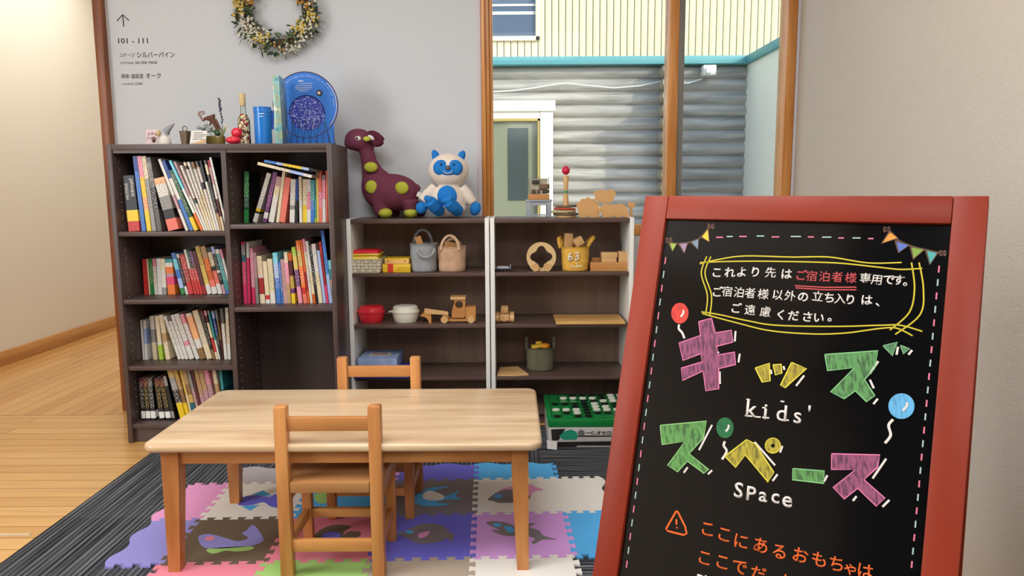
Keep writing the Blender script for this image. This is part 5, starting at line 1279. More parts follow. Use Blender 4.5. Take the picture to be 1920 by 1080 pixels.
# wooden cup with ring and card
yk = yt - .01; a_, c_ = T8(682, 860, yk), T8(845, 660, yk); xm = (a_.x + c_.x) / 2; hg = c_.z - ZB; r_ = (c_.x - a_.x) / 2
t = thing('card_stand', 'dark tapered wooden card stand with a metal ring on top of the bookcase', 'card stand', (xm, yk, ZB))
b = B(); b.lathe((xm, yk, ZB), [(.001, 0), (r_ * .74, 0), (r_ * 1.02, hg), (.001, hg)], 4, rot=(0, 0, math.radians(30)), power=2); b.build('stand_body', wood('walnut_block', (112, 92, 72), (86, 66, 50), 'Z', 12, .5), t, smooth=20)
c2 = T8(757, 610, yk); b = B(); b.tube([Vector((xm + .0085 * math.cos(a), yk, ZB + hg + .009 + .010 * math.sin(a))) for a in [2 * math.pi * q / 20 for q in range(20)]], .0018, 8, closed=True); b.build('wire_ring', M('dark_metal', (110, 104, 98), .35, metal=.8), t)
yl = yk - .012; P4 = [T8(830, 862, yl), T8(1090, 862, yl), T8(1118, 655, yl + .012), T8(862, 655, yl + .012)]
for k in (0, 1): P4[k].z = ZB
t = thing('message_card', 'white printed message card leaning beside the dark card stand on top of the bookcase', 'card', (P4[0].x, yl, ZB))
b = B(); b.slab(P4, (0, .0015, 0)); b.build('card_sheet', M('card_white', (226, 220, 210), .6), t)
b = B()
for k, (x0, x1, y) in enumerate(((885, 1030, 685), (885, 1090, 715), (880, 1085, 740), (880, 1040, 768), (875, 960, 796), (980, 1080, 796))):
    p, q = T8(x0, y, yl - .0012), T8(x1, y, yl - .0012); f_ = (862 - y) / 207 * .012; p.y = q.y = yl + f_ - .0012; b.ribbon([p, q], .0016 if k else .0024, (0, -1, 0))
b.build('card_writing', M('print_grey', (110, 108, 106), .5), t, smooth=None)
p = [T8(x, y, yl - .0012) for x, y in ((835, 858), (1085, 858), (1085, 800), (1010, 825), (930, 845))]
for q in p: q.z = max(q.z, ZB + .0005)
b = B(); b.slab(p, (0, -.0005, 0)); b.build('card_picture', M('print_orange', (222, 168, 110), .6), t)
# planter with driftwood, succulents and a lavender spike
yp = YB + .10; a_, c_ = T8(1105, 860, yp), T8(1415, 745, yp); xm = (a_.x + c_.x) / 2; rp = (c_.x - a_.x) / 2; hg = c_.z - ZB
t = thing('planter', 'olive glass planter with driftwood, succulents and a dried lavender stem', 'plant', (xm, yp, ZB))
b = B(); b.lathe((xm, yp, ZB), [(.001, 0), (rp * .9, 0), (rp * .98, hg * .3), (rp, hg * .9), (rp * .97, hg), (rp * .9, hg), (rp * .88, hg * .8), (.001, hg * .78)], 32, sy=.7); b.build('pot', M('olive_glaze', (112, 98, 44), .25, coat=.4), t)
b = B(); b.lathe((xm, yp, ZB + hg * .8), [(.001, 0), (rp * .86, 0), (rp * .6, .006), (.001, .01)], 24, sy=.7); b.build('moss', M('moss_green', (96, 104, 60), .95, bump=(300, .8, .004)), t)
def TP(x, y, dy=0): return T8(x, y, yp + dy)
kx = yp / FPX / 8.727
b = B(); b.tube([TP(1330, 745), TP(1290, 640), TP(1240, 540), TP(1200, 470)], [18 * kx, 24 * kx, 30 * kx, 48 * kx], 10); b.tube([TP(1240, 390), TP(1215, 440), TP(1150, 455), TP(1080, 460), TP(1055, 500)], [16 * kx, 46 * kx, 42 * kx, 22 * kx, 12 * kx], 10); b.tube([TP(1345, 640), TP(1290, 540), TP(1250, 470)], [16 * kx, 22 * kx, 26 * kx], 8); b.tube([TP(1180, 640), TP(1170, 560), TP(1190, 480)], [12 * kx, 16 * kx, 18 * kx], 8)
b.build('driftwood', M('driftwood_brown', (96, 58, 42), .7, bump=(120, .6, .003)), t, smooth=60)
b = B(); b.tube([TP(1045, 500), TP(1020, 430), TP(990, 395), TP(985, 360), TP(1020, 345), TP(1070, 345), TP(1075, 375), TP(1030, 385)], [10 * kx, 22 * kx, 22 * kx, 16 * kx, 14 * kx, 14 * kx, 12 * kx, 10 * kx], 8); b.build('dried_pod', M('pod_mauve', (150, 118, 108), .7), t, smooth=60)
b = B(); rnd = random.Random(4)
for x, y, r in ((980, 600, 34), (1060, 600, 40), (1120, 585, 44), (1180, 600, 40), (1100, 555, 34), (1150, 640, 44), (1060, 640, 30), (1210, 660, 36)): b.ell(TP(x, y, rnd.uniform(-.01, .01)), (r * kx, r * kx * .8, r * kx * .75))
b.tube([TP(1200, 740), TP(1110, 640), TP(1000, 620)], 12 * kx, 8); b.build('grey_succulent', M('succulent_grey', (160, 170, 162), .8), t, smooth=60)
b = B()
for k in range(16):
    a = rnd.uniform(-.7, .7); x0 = rnd.uniform(1240, 1400); b.tube([TP(x0, 745, rnd.uniform(-.01, .01)), TP(x0 + 50 * a, 660), TP(x0 + 120 * a, 560 + rnd.uniform(0, 70))], [9 * kx, 8 * kx, 2 * kx], 6)
b.build('grass_leaves', M('leaf_olive', (128, 132, 66), .7), t, smooth=60)
b = B(); b.ell(TP(1290, 690, -.012), (40 * kx, .01, 34 * kx)); b.ell(TP(1250, 665, -.014), (26 * kx, .008, 24 * kx)); b.build('green_succulent', M('succulent_green', (60, 96, 62), .7), t, smooth=60)
b = B(); b.tube([TP(1375, 740), TP(1365, 500), TP(1340, 330), TP(1318, 130)], 5 * kx, 6)
for k in range(26):
    f = k / 25; p = TP(1368, 520).lerp(TP(1318, 128), f); rr = (16 if f > .45 or k % 3 == 0 else 7) * kx; b.ell(p + Vector((rnd.uniform(-1, 1) * 12 * kx, rnd.uniform(-.003, .003), 0)), (rr, rr, rr * .9), u=8, v=6)
b.build('lavender_stem', M('lavender_dark', (66, 66, 82), .9), t, smooth=60)
# red cherries ornament
ych = YB + .03; kx = ych / FPX / 8.727
c1, c2 = T8(1545, 800, ych), T8(1590, 690, ych + .035)
t = thing('cherry_ornament', 'bright red cherry shaped ornament on top of the bookcase', 'ornament', (c1.x, ych, ZB))
b = B(); b.ell((c1.x, ych, ZB + 62 * kx), (120 * kx, .026, 62 * kx)); b.build('fruit', M('cherry_gloss', (226, 36, 62), .2, coat=.6), t)
b = B(); b.ell((c2.x, ych + .045, c2.z), (88 * kx, .022, 88 * kx)); b.cyl((c2.x, ych + .045, ZB), (c2.x, ych + .045, c2.z), .012); b.build('fruit', M('cherry_gloss', (226, 36, 62), .2, coat=.6), t, smooth=60)
b = B(); b.tube([T8(1520, 745, ych + .01), T8(1450, 620, ych + .01), T8(1395, 535, ych + .01)], 7 * kx, 8); b.build('stalk', M('stalk_cream', (226, 200, 160), .6), t)
# corked bottle of beans
ybt = YB + .10; kx = ybt / FPX / 8.727; cx = T8(1725, 600, ybt).x
t = thing('seed_bottle', 'corked clear glass bottle filled with coloured beans on top of the bookcase', 'bottle', (cx, ybt, ZB))
z1, z2, z3, z4 = [T8(1700, y, ybt).z - ZB for y in (470, 385, 235, 45)]
bR = 96 * kx
b = B(); b.lathe((cx, ybt, ZB), [(.001, .001), (bR * .9, 0), (bR, .004), (bR, z1 - .004), (bR * .85, z1 + .004), (bR * .45, z2 + .004), (bR * .40, z3), (bR * .44, z3 + .002), (bR * .36, z3 + .001), (bR * .36, z2 + .004), (.001, z2 + .003)][:10], 28); b.build('bottle_glass', m_glass, t, smooth=50)
b = B(); b.lathe((cx - .001, ybt, ZB + z3 - .004), [(.001, 0), (bR * .40, 0), (bR * .5, .006), (bR * .5, z4 - z3), (bR * .46, z4 - z3 + .004), (.001, z4 - z3 + .004)], 20); b.build('cork', M('cork', (206, 180, 134), .8, bump=(200, .5, .002), var=(90, .15)), t)
mb, nt_, bs_ = base_mat('mixed_beans'); tc = N(nt_, 'ShaderNodeTexCoord'); vo = N(nt_, 'ShaderNodeTexVoronoi'); vo.inputs['Scale'].default_value = 150; nt_.links.new(tc.outputs['Object'], vo.inputs['Vector'])
sp_ = N(nt_, 'ShaderNodeSeparateColor'); nt_.links.new(vo.outputs['Color'], sp_.inputs[0]); rp_ = N(nt_, 'ShaderNodeValToRGB'); rp_.color_ramp.interpolation = 'CONSTANT'; els = rp_.color_ramp.elements
els[0].color = lin((222, 208, 160)); els[1].position = .35; els[1].color = lin((70, 48, 34))
for ps, cl in ((.55, (150, 110, 70)), (.72, (236, 226, 196)), (.88, (176, 44, 46))): e = els.new(ps); e.color = lin(cl)
nt_.links.new(sp_.outputs[0], rp_.inputs['Fac']); nt_.links.new(rp_.outputs['Color'], bs_.inputs['Base Color']); bs_.inputs['Roughness'].default_value = .5
bp_ = N(nt_, 'ShaderNodeBump'); bp_.inputs['Distance'].default_value = .003; bp_.inputs['Strength'].default_value = .8; bp_.invert = True; nt_.links.new(vo.outputs['Distance'], bp_.inputs['Height']); nt_.links.new(bp_.outputs['Normal'], bs_.inputs['Normal'])
b = B(); b.lathe((cx, ybt, ZB + .003), [(.001, 0), (bR * .95, 0), (bR * .96, z1 - .008), (bR * .8, z1), (bR * .5, z2 - .002), (.001, z2)], 28); q = b.build('beans', mb, t, smooth=50); q['kind'] = 'stuff'
# blue canister
def T9(x, y, Y): return at(260 + x / 4.923, 130 + y / 4.923, Y=Y)
yc3 = YB + .09; a_, c_ = T9(1075, 680, yc3), T9(1218, 350, yc3); xm = (a_.x + c_.x) / 2; rr = (c_.x - a_.x) / 2; hg = c_.z - ZB
t = thing('blue_canister', 'tall glossy blue tin canister on top of the bookcase', 'canister', (xm, yc3, ZB))
m_bt = M('blue_tin', (28, 122, 208), .25, coat=.3)
b = B(); b.lathe((xm, yc3, ZB), [(.001, 0), (rr * .95, 0), (rr * .97, .002), (rr * .97, hg - .022), (.001, hg - .0215)], 36); b.build('tin_body', m_bt, t)
b = B(); b.lathe((xm, yc3, ZB + hg - .021), [(.001, 0), (rr, 0), (rr, .016), (rr * 1.03, .017), (rr * 1.03, .020), (rr, .021), (.001, .021)], 36); b.build('tin_lid', m_bt, t)
yf_ = yc3 - rr * .99; b = B(); p = T9(1108, 553, yf_)
b.ell((p.x, yf_ + .0058, p.z), (.0095, .003, .0085)); b.build('leaf_print', M('print_lime', (150, 160, 60), .5), t)
b = B()
for y, x0, x1 in ((408, 1105, 1160), (434, 1108, 1150)): p, q = T9(x0, y, yf_ - .0008), T9(x1, y, yf_ - .0008); b.ribbon([p + Vector((0, .0022, 0)), p.lerp(q, .5), q + Vector((0, .0006, 0))], .003, (0, -1, 0))
b.build('pale_print', M('print_pale', (190, 215, 235), .5), t)
P4 = [T9(x, y, yc3 + .01) for x, y in ((1185, 545), (1246, 558), (1250, 385), (1218, 375))]
b = B(); b.slab(P4, (0, .001, 0)); b.build('paper_tag', M('tag_blue', (40, 96, 190), .5), t, label='hanging blue paper tag')
# star chart disc, picture book and the wire rack that holds them
ydk = YBK - .03; cx, cz = (lambda p: (p.x, p.z))(T9(1540, 330, ydk)); kx = ydk / FPX / 4.923
R_ = 290 * kx
t = thing('star_chart', 'large round blue star chart disc standing in a wire rack on the bookcase', 'star chart', (cx, ydk, ZB))
b = B(); b.cyl((cx, ydk, cz), (cx, ydk + .004, cz), R_, seg=72); b.span(cx - R_ * .86, cx + R_ * .86, ydk + .0004, ydk + .0045, ZB + .001, cz - R_ * .55); b.build('disc', M('chart_blue', (52, 122, 214), .35), t, smooth=30)
b = B(); n = 72
for a0, a1 in ((0, 72),):
    b.tube([Vector((cx + R_ * math.cos(2 * math.pi * k / n), ydk + .002, cz + R_ * math.sin(2 * math.pi * k / n))) for k in range(n)], .0028, 6, closed=True)
b.build('rim', M('rim_purple', (64, 48, 96), .4), t)
b = B(); b.tube([Vector((cx + R_ * .965 * math.cos(math.radians(a)), ydk - .0005, cz + R_ * .965 * math.sin(math.radians(a)))) for a in range(-40, 46, 3)], .0016, 6); b.build('white_ring', M('ring_white', (220, 228, 240), .4), t)
mc_, nt_, bs_ = base_mat('star_map'); tc = N(nt_, 'ShaderNodeTexCoord'); no = N(nt_, 'ShaderNodeTexNoise'); no.inputs['Scale'].default_value = 160; no.inputs['Detail'].default_value = 3; nt_.links.new(tc.outputs['Object'], no.inputs['Vector'])
rp_ = N(nt_, 'ShaderNodeValToRGB'); rp_.color_ramp.elements[0].position = .53; rp_.color_ramp.elements[0].color = lin((48, 60, 168)); rp_.color_ramp.elements[1].position = .62; rp_.color_ramp.elements[1].color = lin((186, 196, 236)); nt_.links.new(no.outputs['Fac'], rp_.inputs['Fac']); nt_.links.new(rp_.outputs['Color'], bs_.inputs['Base Color']); bs_.inputs['Roughness'].default_value = .35
p = T9(1555, 420, ydk); rw, rh = 160 * kx, 170 * kx
el = [Vector((p.x + rw * math.cos(2 * math.pi * k / 48), ydk - .0016, p.z + rh * math.sin(2 * math.pi * k / 48) * (1 if k < 24 else .8))) for k in range(48)]
b = B(); b.slab(el, (0, .001, 0)); b.build('star_map', mc_, t, smooth=None)
b = B(); b.tube([e + Vector((0, -.0006, 0)) for e in el[:25]], .0024, 6); b.build('map_edge', M('map_edge_navy', (24, 40, 110), .4), t)
b = B(); rnd = random.Random(8)
for k in range(60):
    a = math.radians(150 - k * 2.6); f = .885
    if rnd.random() < .75:
        q = Vector((cx + R_ * f * math.cos(a), ydk - .0008, cz + R_ * f * math.sin(a))); d = Vector((math.sin(a), 0, -math.cos(a))); b.ribbon([q, q + d * .0035], .0018, (0, -1, 0))
for y, x0, x1 in ((108, 1475, 1520), (130, 1480, 1605), (150, 1450, 1600), (168, 1445, 1605), (184, 1445, 1590), (200, 1480, 1560)): b.ribbon([T9(x0, y, ydk - .0008), T9(x1, y, ydk - .0008)], .0018 if y > 110 else .004, (0, -1, 0))
b.build('chart_print', M('ring_white', (220, 228, 240), .4), t, smooth=None)
p = T9(1668, 218, ydk); b = B(); b.cyl((p.x, ydk - .0012, p.z), (p.x, ydk - .0002, p.z), 28 * kx, seg=20); b.build('picture_spot', M('spot_dark', (44, 40, 60), .4), t)
b = B(); b.cyl((p.x - 4 * kx, ydk - .0018, p.z), (p.x - 4 * kx, ydk - .0013, p.z), 14 * kx, seg=16); b.build('picture_centre', M('spot_cream', (220, 200, 180), .5), t)
ypb = YB + .055
P4 = [T9(1262, 672, ypb), T9(1345, 675, ypb), T9(1320, 52, ypb), T9(1258, 50, ypb)]
x0_, x1_ = P4[0].x, P4[1].x; zt_ = P4[3].z; w_ = .030
mp_, nt_, bs_ = base_mat('landscape_cover'); tc = N(nt_, 'ShaderNodeTexCoord'); no = N(nt_, 'ShaderNodeTexNoise'); no.inputs['Scale'].default_value = 26; no.inputs['Detail'].default_value = 4; nt_.links.new(tc.outputs['Object'], no.inputs['Vector'])
rp_ = N(nt_, 'ShaderNodeValToRGB'); els = rp_.color_ramp.elements; els[0].position = .34; els[0].color = lin((44, 118, 134)); els[1].position = .66; els[1].color = lin((226, 230, 220))
for ps, cl in ((.44, (126, 184, 190)), (.54, (150, 166, 132))): e = els.new(ps); e.color = lin(cl)
nt_.links.new(no.outputs['Fac'], rp_.inputs['Fac']); nt_.links.new(rp_.outputs['Color'], bs_.inputs['Base Color']); bs_.inputs['Roughness'].default_value = .2
o = thing('picture_book', 'tall teal landscape picture book standing in the wire rack on the bookcase', 'book', (x0_ + .01, ypb, ZB + .002))
ang = math.radians(-8)
b = B()
def rotp(x, y, z): return (x0_ + x * math.cos(ang) - y * math.sin(ang) * -1, ypb + y * math.cos(ang) - x * math.sin(ang) * 0, z)
dpb = .165
b.hull([rotp(0, 0, ZB + .002), rotp(w_, 0, ZB + .002), rotp(w_, dpb, ZB + .002), rotp(0, dpb, ZB + .002)], [rotp(-.002, 0, zt_), rotp(w_ - .004, 0, zt_), rotp(w_ - .004, dpb, zt_), rotp(-.002, dpb, zt_)], .002); b.build('cover', mp_, o)
b = B(); b.hull([rotp(.003, .004, zt_ - .001), rotp(w_ - .007, .004, zt_ - .001), rotp(w_ - .007, dpb - .003, zt_ - .001), rotp(.003, dpb - .003, zt_ - .001)], [rotp(.003, .004, zt_ + .0012), rotp(w_ - .007, .004, zt_ + .0012), rotp(w_ - .007, dpb - .003, zt_ + .0012), rotp(.003, dpb - .003, zt_ + .0012)]); b.build('pages', m_page, o)
t = thing('wire_rack', 'black zigzag wire book rack on top of the bookcase', 'rack', (cx, YB + .05, ZB))
yw_ = YB + .035; pts = []
for k, (x, y) in enumerate(((1340, 680), (1365, 455), (1402, 680), (1425, 455), (1462, 680), (1482, 455), (1524, 680), (1542, 460), (1586, 680), (1604, 460), (1646, 680), (1664, 462), (1706, 680), (1718, 455), (1765, 680))):
    p = T9(x, y, yw_); p.z = max(p.z, ZB + .002); pts.append(p)
b = B(); b.tube(pts, .002, 6); b.build('wire_zigzag', M('black_wire', (28, 28, 32), .4), t)
b = B(); b.tube([p + Vector((0, .09, 0)) for p in pts], .0016, 6); b.build('wire_zigzag', M('black_wire', (28, 28, 32), .4), t)
b = B()
for p in pts[::2]: b.tube([p, p + Vector((0, .09, 0))], .0016, 6)
b.build('base_wires', M('black_wire', (28, 28, 32), .4), t)

# ------------------------------------------------------------------ wreath and lettering on the wall
yw2 = YW - .035; cw = at(519, 20, Y=yw2); kw = yw2 / FPX * 1.0
RW, rw = 56 * kw, 26 * kw
t = thing('dried_wreath', 'round dried flower wreath of yellow, white and green hanging on the wall', 'wreath', (cw.x, yw2, cw.z - .2))
rnd = random.Random(12)
b = B(); b.tube([cw + Vector((RW * math.cos(a), .012, RW * math.sin(a))) for a in [2 * math.pi * k / 40 for k in range(40)]], .017, 8, closed=True); b.build('twig_ring', M('twig_brown', (84, 66, 44), .9, bump=(120, .8, .004)), t, smooth=60)
def leafy(b, n, ln, wd, spread):
    for k in range(n):
        a = rnd.uniform(0, 2 * math.pi); r0 = RW + rnd.uniform(-1, 1) * rw * .75; d = Vector((math.cos(a + rnd.uniform(-1.4, 1.4)), -rnd.uniform(0, .9), math.sin(a + rnd.uniform(-1.4, 1.4)))).normalized()
        p = cw + Vector((r0 * math.cos(a), rnd.uniform(-.02, .006), r0 * math.sin(a))); l = ln * rnd.uniform(.7, 1.3); w = d.orthogonal().normalized() * wd * rnd.uniform(.7, 1.2)
        w.rotate(Matrix.Rotation(rnd.uniform(0, 6), 3, d)); nn = d.cross(w).normalized() * .0006
        v = [p, p + d * l * .45 + w, p + d * l, p + d * l * .45 - w]; b.hull(v, [q + nn for q in v])
for nm, mt, n, l, w in (('dark_leaves', M('leaf_dark', (58, 78, 58), .8), 260, .034, .008), ('sage_leaves', M('leaf_sage', (112, 128, 88), .8), 190, .03, .007), ('olive_leaves', M('leaf_brown', (104, 82, 52), .8), 70, .03, .005)):
    b = B(); leafy(b, n, l, w, 1); b.build(nm, mt, t, smooth=None)['kind'] = 'stuff'
def buds(cols, centers, n, r, sp):
    for nm, mt in cols:
        b = B()
        for _ in range(n):
            if centers: a, rr = rnd.choice(centers); a = math.radians(a) + rnd.gauss(0, sp)
            else: a, rr = rnd.uniform(0, 2 * math.pi), 0
            r0 = RW + rw * (rr + rnd.uniform(-.8, .8) * (.5 if centers else 1)); q = r * rnd.uniform(.7, 1.3)
            b.ell(cw + Vector((r0 * math.cos(a), rnd.uniform(-.034, -.008), r0 * math.sin(a))), (q, q, q * rnd.uniform(.8, 1.3)), u=8, v=6)
        b.build(nm, mt, t, smooth=60)['kind'] = 'stuff'
buds([('white_berries', M('berry_white', (222, 216, 194), .7))], [(205, 0), (225, .2), (240, -.2), (215, .5), (320, .5), (30, .5), (290, .6), (335, .2), (150, .2), (90, .1)], 330, .0048, .2)
buds([('yellow_flowers', M('flower_yellow', (214, 184, 82), .8))], [(175, .4), (242, 0), (325, -.1), (350, .5), (120, 0), (70, .3)], 150, .0055, .13)
buds([('ochre_flowers', M('flower_ochre', (184, 132, 52), .8))], [(167, -.3), (8, 0), (0, .2), (262, .4), (20, -.2)], 36, .0055, .13)
b = B()
for _ in range(14):
    a = rnd.uniform(math.pi * 1.1, math.pi * 1.95); p = cw + Vector(((RW + rw * .6) * math.cos(a), 0, (RW + rw * .6) * math.sin(a))); d = Vector((math.cos(a + rnd.uniform(-1, 1)), 0, math.sin(a + rnd.uniform(-1, 1)))); b.tube([p, p + d * .025 + Vector((0, -.004, 0)), p + d * .04 + Vector((.006, 0, -.004))], .0009, 5)
b.build('wispy_twigs', M('twig_brown', (84, 66, 44), .9), t)
# direction lettering on the wall
ys_ = YW - .0006
def A1(x, y): return at(160 + x / 4, y / 4, Y=ys_)
m_ink = M('wall_lettering_black', (40, 38, 38), .6)
rr_, uu_ = Vector((1, 0, 0)), Vector((0, 0, 1))
t = thing('wall_sign', 'black direction lettering with an arrow on the wall above the bookcase', 'sign', (A1(290, 640).x, ys_, A1(290, 640).z))
b = B(); b.ribbon([A1(280, 110), A1(288, 200)], .0045, (0, -1, 0)); b.ribbon([A1(238, 157), A1(280, 110), A1(328, 155)], .0042, (0, -1, 0)); b.build('arrow', m_ink, t, smooth=None)
def wt(s, x, y, x2, em, bold=0, nm='lettering'):
    b = B(); O = A1(x, y); E = A1(x2, y - (x2 - x) * .004)
    b.text(s, O, rr_, uu_, 1, bold); xs = [v.co.x for v in b.bm.verts]; w = max(xs) - min(xs); h = em / 4 * YW / FPX
    for v in b.bm.verts: v.co = Vector((O.x + (v.co.x - min(xs)) * (E.x - O.x) / w, v.co.y if False else ys_ - (.0004 if v.co.y < ys_ - 1e-5 else 0), O.z + (v.co.z - O.z) * h))
    b.build(nm, m_ink, t, smooth=None)
wt('101 - 111', 248, 325, 470, 52, .006); wt('コテージ', 258, 426, 372, 33); wt('シルバーパイン', 388, 430, 670, 46, .006); wt('COTTAGE', 262, 480, 362, 20); wt('SILVER PINE', 374, 480, 540, 28)
wt('研修･談話室', 270, 586, 436, 36, .004); wt('オーク', 455, 586, 568, 44, .006); wt('LOUNGE', 275, 637, 364, 19); wt('OAK', 374, 637, 432, 27)
# ------------------------------------------------------------------ A-frame chalkboard
SYAW, SLEAN, SW = .5742, .3046, .60
sr = Vector((math.cos(SYAW), -math.sin(SYAW), 0)); sb = Vector((math.sin(SYAW), math.cos(SYAW), 0))
su = Vector((0, 0, math.cos(SLEAN))) + sb * math.sin(SLEAN); sn = sr.cross(su)
STC = Vector((.5278, 1.3986, 1.0136)); STL = STC - sr * SW / 2
SL = (1.0136 - .006) / math.cos(SLEAN) - .006
def sp3(a, d, n=0): return STL + sr * a - su * d + sn * n          # a across, d down the face, n out of it
RM = Matrix((sr, su, sn)).transposed()
m_fr = wood('red_stained_wood', (144, 48, 24), (130, 40, 17), 'Z', 6, .45, coat=.0, spec=.3, stretch=3)
m_frx = wood('red_stained_wood_across', (144, 48, 24), (130, 40, 17), 'X', 6, .45, coat=.0, spec=.3, stretch=3)
t = thing('chalkboard_sign', 'large red framed black chalkboard A frame sign with coloured Japanese lettering', 'sign', (STC.x - .15, STC.y - .15, .006))
FT = .022
def sbox(a0, a1, d0, d1, n0, n1, name, mat, par=t, bev=.002):
    b = B(); b.box(sp3((a0 + a1) / 2, (d0 + d1) / 2, (n0 + n1) / 2), (a1 - a0, d1 - d0, n1 - n0), RM, bev); return b.build(name, mat, par)
sbox(0, .05, 0, SL, -FT, 0, 'frame_stile', m_fr); sbox(SW - .05, SW, 0, SL, -FT, 0, 'frame_stile', m_fr)
sbox(.0505, SW - .0505, 0, .048, -FT, 0, 'frame_rail', m_frx); sbox(.0505, SW - .0505, SL - .16, SL - .11, -FT, 0, 'frame_rail', m_frx)
m_bd = M('glossy_blackboard', (12, 12, 13), .12, .38)
sbox(.0502, SW - .0502, .0482, SL - .1602, -.018, -.010, 'blackboard', m_bd, bev=0)
# hinged rear frame
su2 = Vector((0, 0, math.cos(SLEAN))) - sb * math.sin(SLEAN); sn2 = sr.cross(su2); RM2 = Matrix((sr, su2, sn2)).transposed()
def rp3(a, d, n): return STL + sr * a - su2 * d + sn2 * n
for a0, a1 in ((.0, .045), (SW - .045, SW)):
    b = B(); b.box(rp3((a0 + a1) / 2, SL / 2 + .012, -.045), (a1 - a0, SL - .03, .02), RM2, .002); b.build('rear_leg', m_fr, t)
for d in (.06, SL - .16):
    b = B(); b.box(rp3(SW / 2, d, -.045), (SW - .092, .045, .02), RM2, .002); b.build('rear_rail', m_frx, t)
for a in (.1, SW - .1):
    b = B(); b.cyl(sp3(a - .03, .004, -FT - .006), sp3(a + .03, .004, -FT - .006), .005, seg=12); b.build('hinge', M('hinge_brass', (170, 140, 80), .35, metal=.8), t)

# chalk drawing: photograph spot -> spot on the board
BN = -.0096
def bd(px, py, lift=0):
    d = (px - 960) / FPX * RGT - (py - 540) / FPX * UPV + FWD; o = sp3(0, 0, BN + lift)
    k = ((o - EYE).dot(sn)) / d.dot(sn); return EYE + d * k
def c5(x, y, l=0): return bd(1120 + x / 2.4615, 350 + y / 2.4615, l)
def c6(x, y, l=0): return bd(1120 + x / 2.1603, 580 + y / 2.1603, l)
def CH(name, c): return M('chalk_' + name, c, .75, .2)
def hatch(name, c, k=.62):
    key = 'chalkfill_' + name
    if key in MATS: return MATS[key]
    m, nt, b_ = base_mat(key); tc = N(nt, 'ShaderNodeTexCoord'); mp = N(nt, 'ShaderNodeMapping'); nt.links.new(tc.outputs['Object'], mp.inputs['Vector'])
    mp.inputs['Scale'].default_value = (260, 30, 60); mp.inputs['Rotation'].default_value = (0, 0, SYAW)
    n = N(nt, 'ShaderNodeTexNoise'); n.inputs['Scale'].default_value = 1; n.inputs['Detail'].default_value = 3; nt.links.new(mp.outputs['Vector'], n.inputs['Vector'])
    r = N(nt, 'ShaderNodeValToRGB'); r.color_ramp.elements[0].position = .36; r.color_ramp.elements[0].color = lin([v * k for v in c]); r.color_ramp.elements[1].position = .56; r.color_ramp.elements[1].color = lin(c)
    nt.links.new(n.outputs['Fac'], r.inputs['Fac']); nt.links.new(r.outputs['Color'], b_.inputs['Base Color']); b_.inputs['Roughness'].default_value = .7
    MATS[key] = m; return m
WHT = CH('white', (216, 208, 200)); PNK = CH('pink', (214, 118, 140)); RED = CH('red', (190, 78, 82)); YEL = CH('yellow', (196, 180, 58)); ORA = CH('orange', (224, 100, 44)); BRN = CH('brown', (96, 72, 60))
def strokes(name, mat, lines, w, fn, par=t, lift=0):
    b = B()
    for ln in lines: b.ribbon([fn(x, y, lift) for x, y in ln], w, sn, .0004)
    return b.build(name, mat, par, smooth=None)
def smoothline(pts, n=6):
    out = []
    for k in range(len(pts) - 1):
        p0, p1, p2, p3 = [Vector((*pts[max(0, min(len(pts) - 1, k + q))], 0)) for q in (-1, 0, 1, 2)]
        for q in range(n):
            u = q / n; v = .5 * ((2 * p1) + (p2 - p0) * u + (2 * p0 - 5 * p1 + 4 * p2 - p3) * u * u + (3 * p1 - p0 - 3 * p2 + p3) * u ** 3); out.append((v.x, v.y))
    out.append(pts[-1]); return out
def chars(name, mat, items, size, fn, scale, bold=.03, par=t):
    "each character by itself where it stands on the board; size = its height in crop pixels"
    b = B(); rnd = random.Random(len(items))
    for ch, x, y, *k in items:
        o = fn(x, y); up_ = fn(x, y - size * (k[0] if k else 1)); h = abs((up_ - o).dot(su)); a = rnd.uniform(-.05, .05)
        r_, u_ = sr * math.cos(a) + su * math.sin(a), su * math.cos(a) - sr * math.sin(a)
        b.text(ch, o - u_ * h * .44, r_, u_, h * 1.12, .0 if ch == '宿' else (.008 if ord(ch) >= 0x4e00 else bold), 'CENTER', .0004)
    return b.build(name, mat, par, smooth=None)
L1 = [('こ', 552, 395), ('れ', 612, 395), ('よ', 667, 393), ('り', 730, 393), ('先', 800, 395), ('は', 873, 402)]
L1r = [('ご', 940, 408), ('宿', 990, 412), ('泊', 1050, 414), ('者', 1108, 416), ('様', 1170, 420)]
L1b = [('専', 1238, 422), ('用', 1291, 428), ('で', 1345, 428), ('す', 1392, 430), ('。', 1440, 436)]
L2 = [('ご', 553, 485), ('宿', 600, 483), ('泊', 655, 487), ('者', 706, 490), ('様', 766, 495), ('以', 832, 498), ('外', 890, 503), ('の', 950, 507), ('立', 1018, 505), ('ち', 1072, 512), ('入', 1120, 516), ('り', 1168, 520), ('は', 1243, 522), ('、', 1312, 530)]
L3 = [('ご', 640, 560), ('遠', 705, 568), ('慮', 776, 576), ('く', 848, 590), ('だ', 905, 595), ('さ', 970, 600), ('い', 1022, 604), ('。', 1090, 600)]
chars('notice_lettering', WHT, L1 + L1b + L2 + L3, 46, c5, 2.46, .022); chars('red_notice_lettering', RED, L1r, 46, c5, 2.46, .022)
strokes('underline_marking', RED, [[(912, 457), (1050, 465), (1196, 464)], [(916, 467), (1050, 476), (1196, 476)]], .0021, c5)
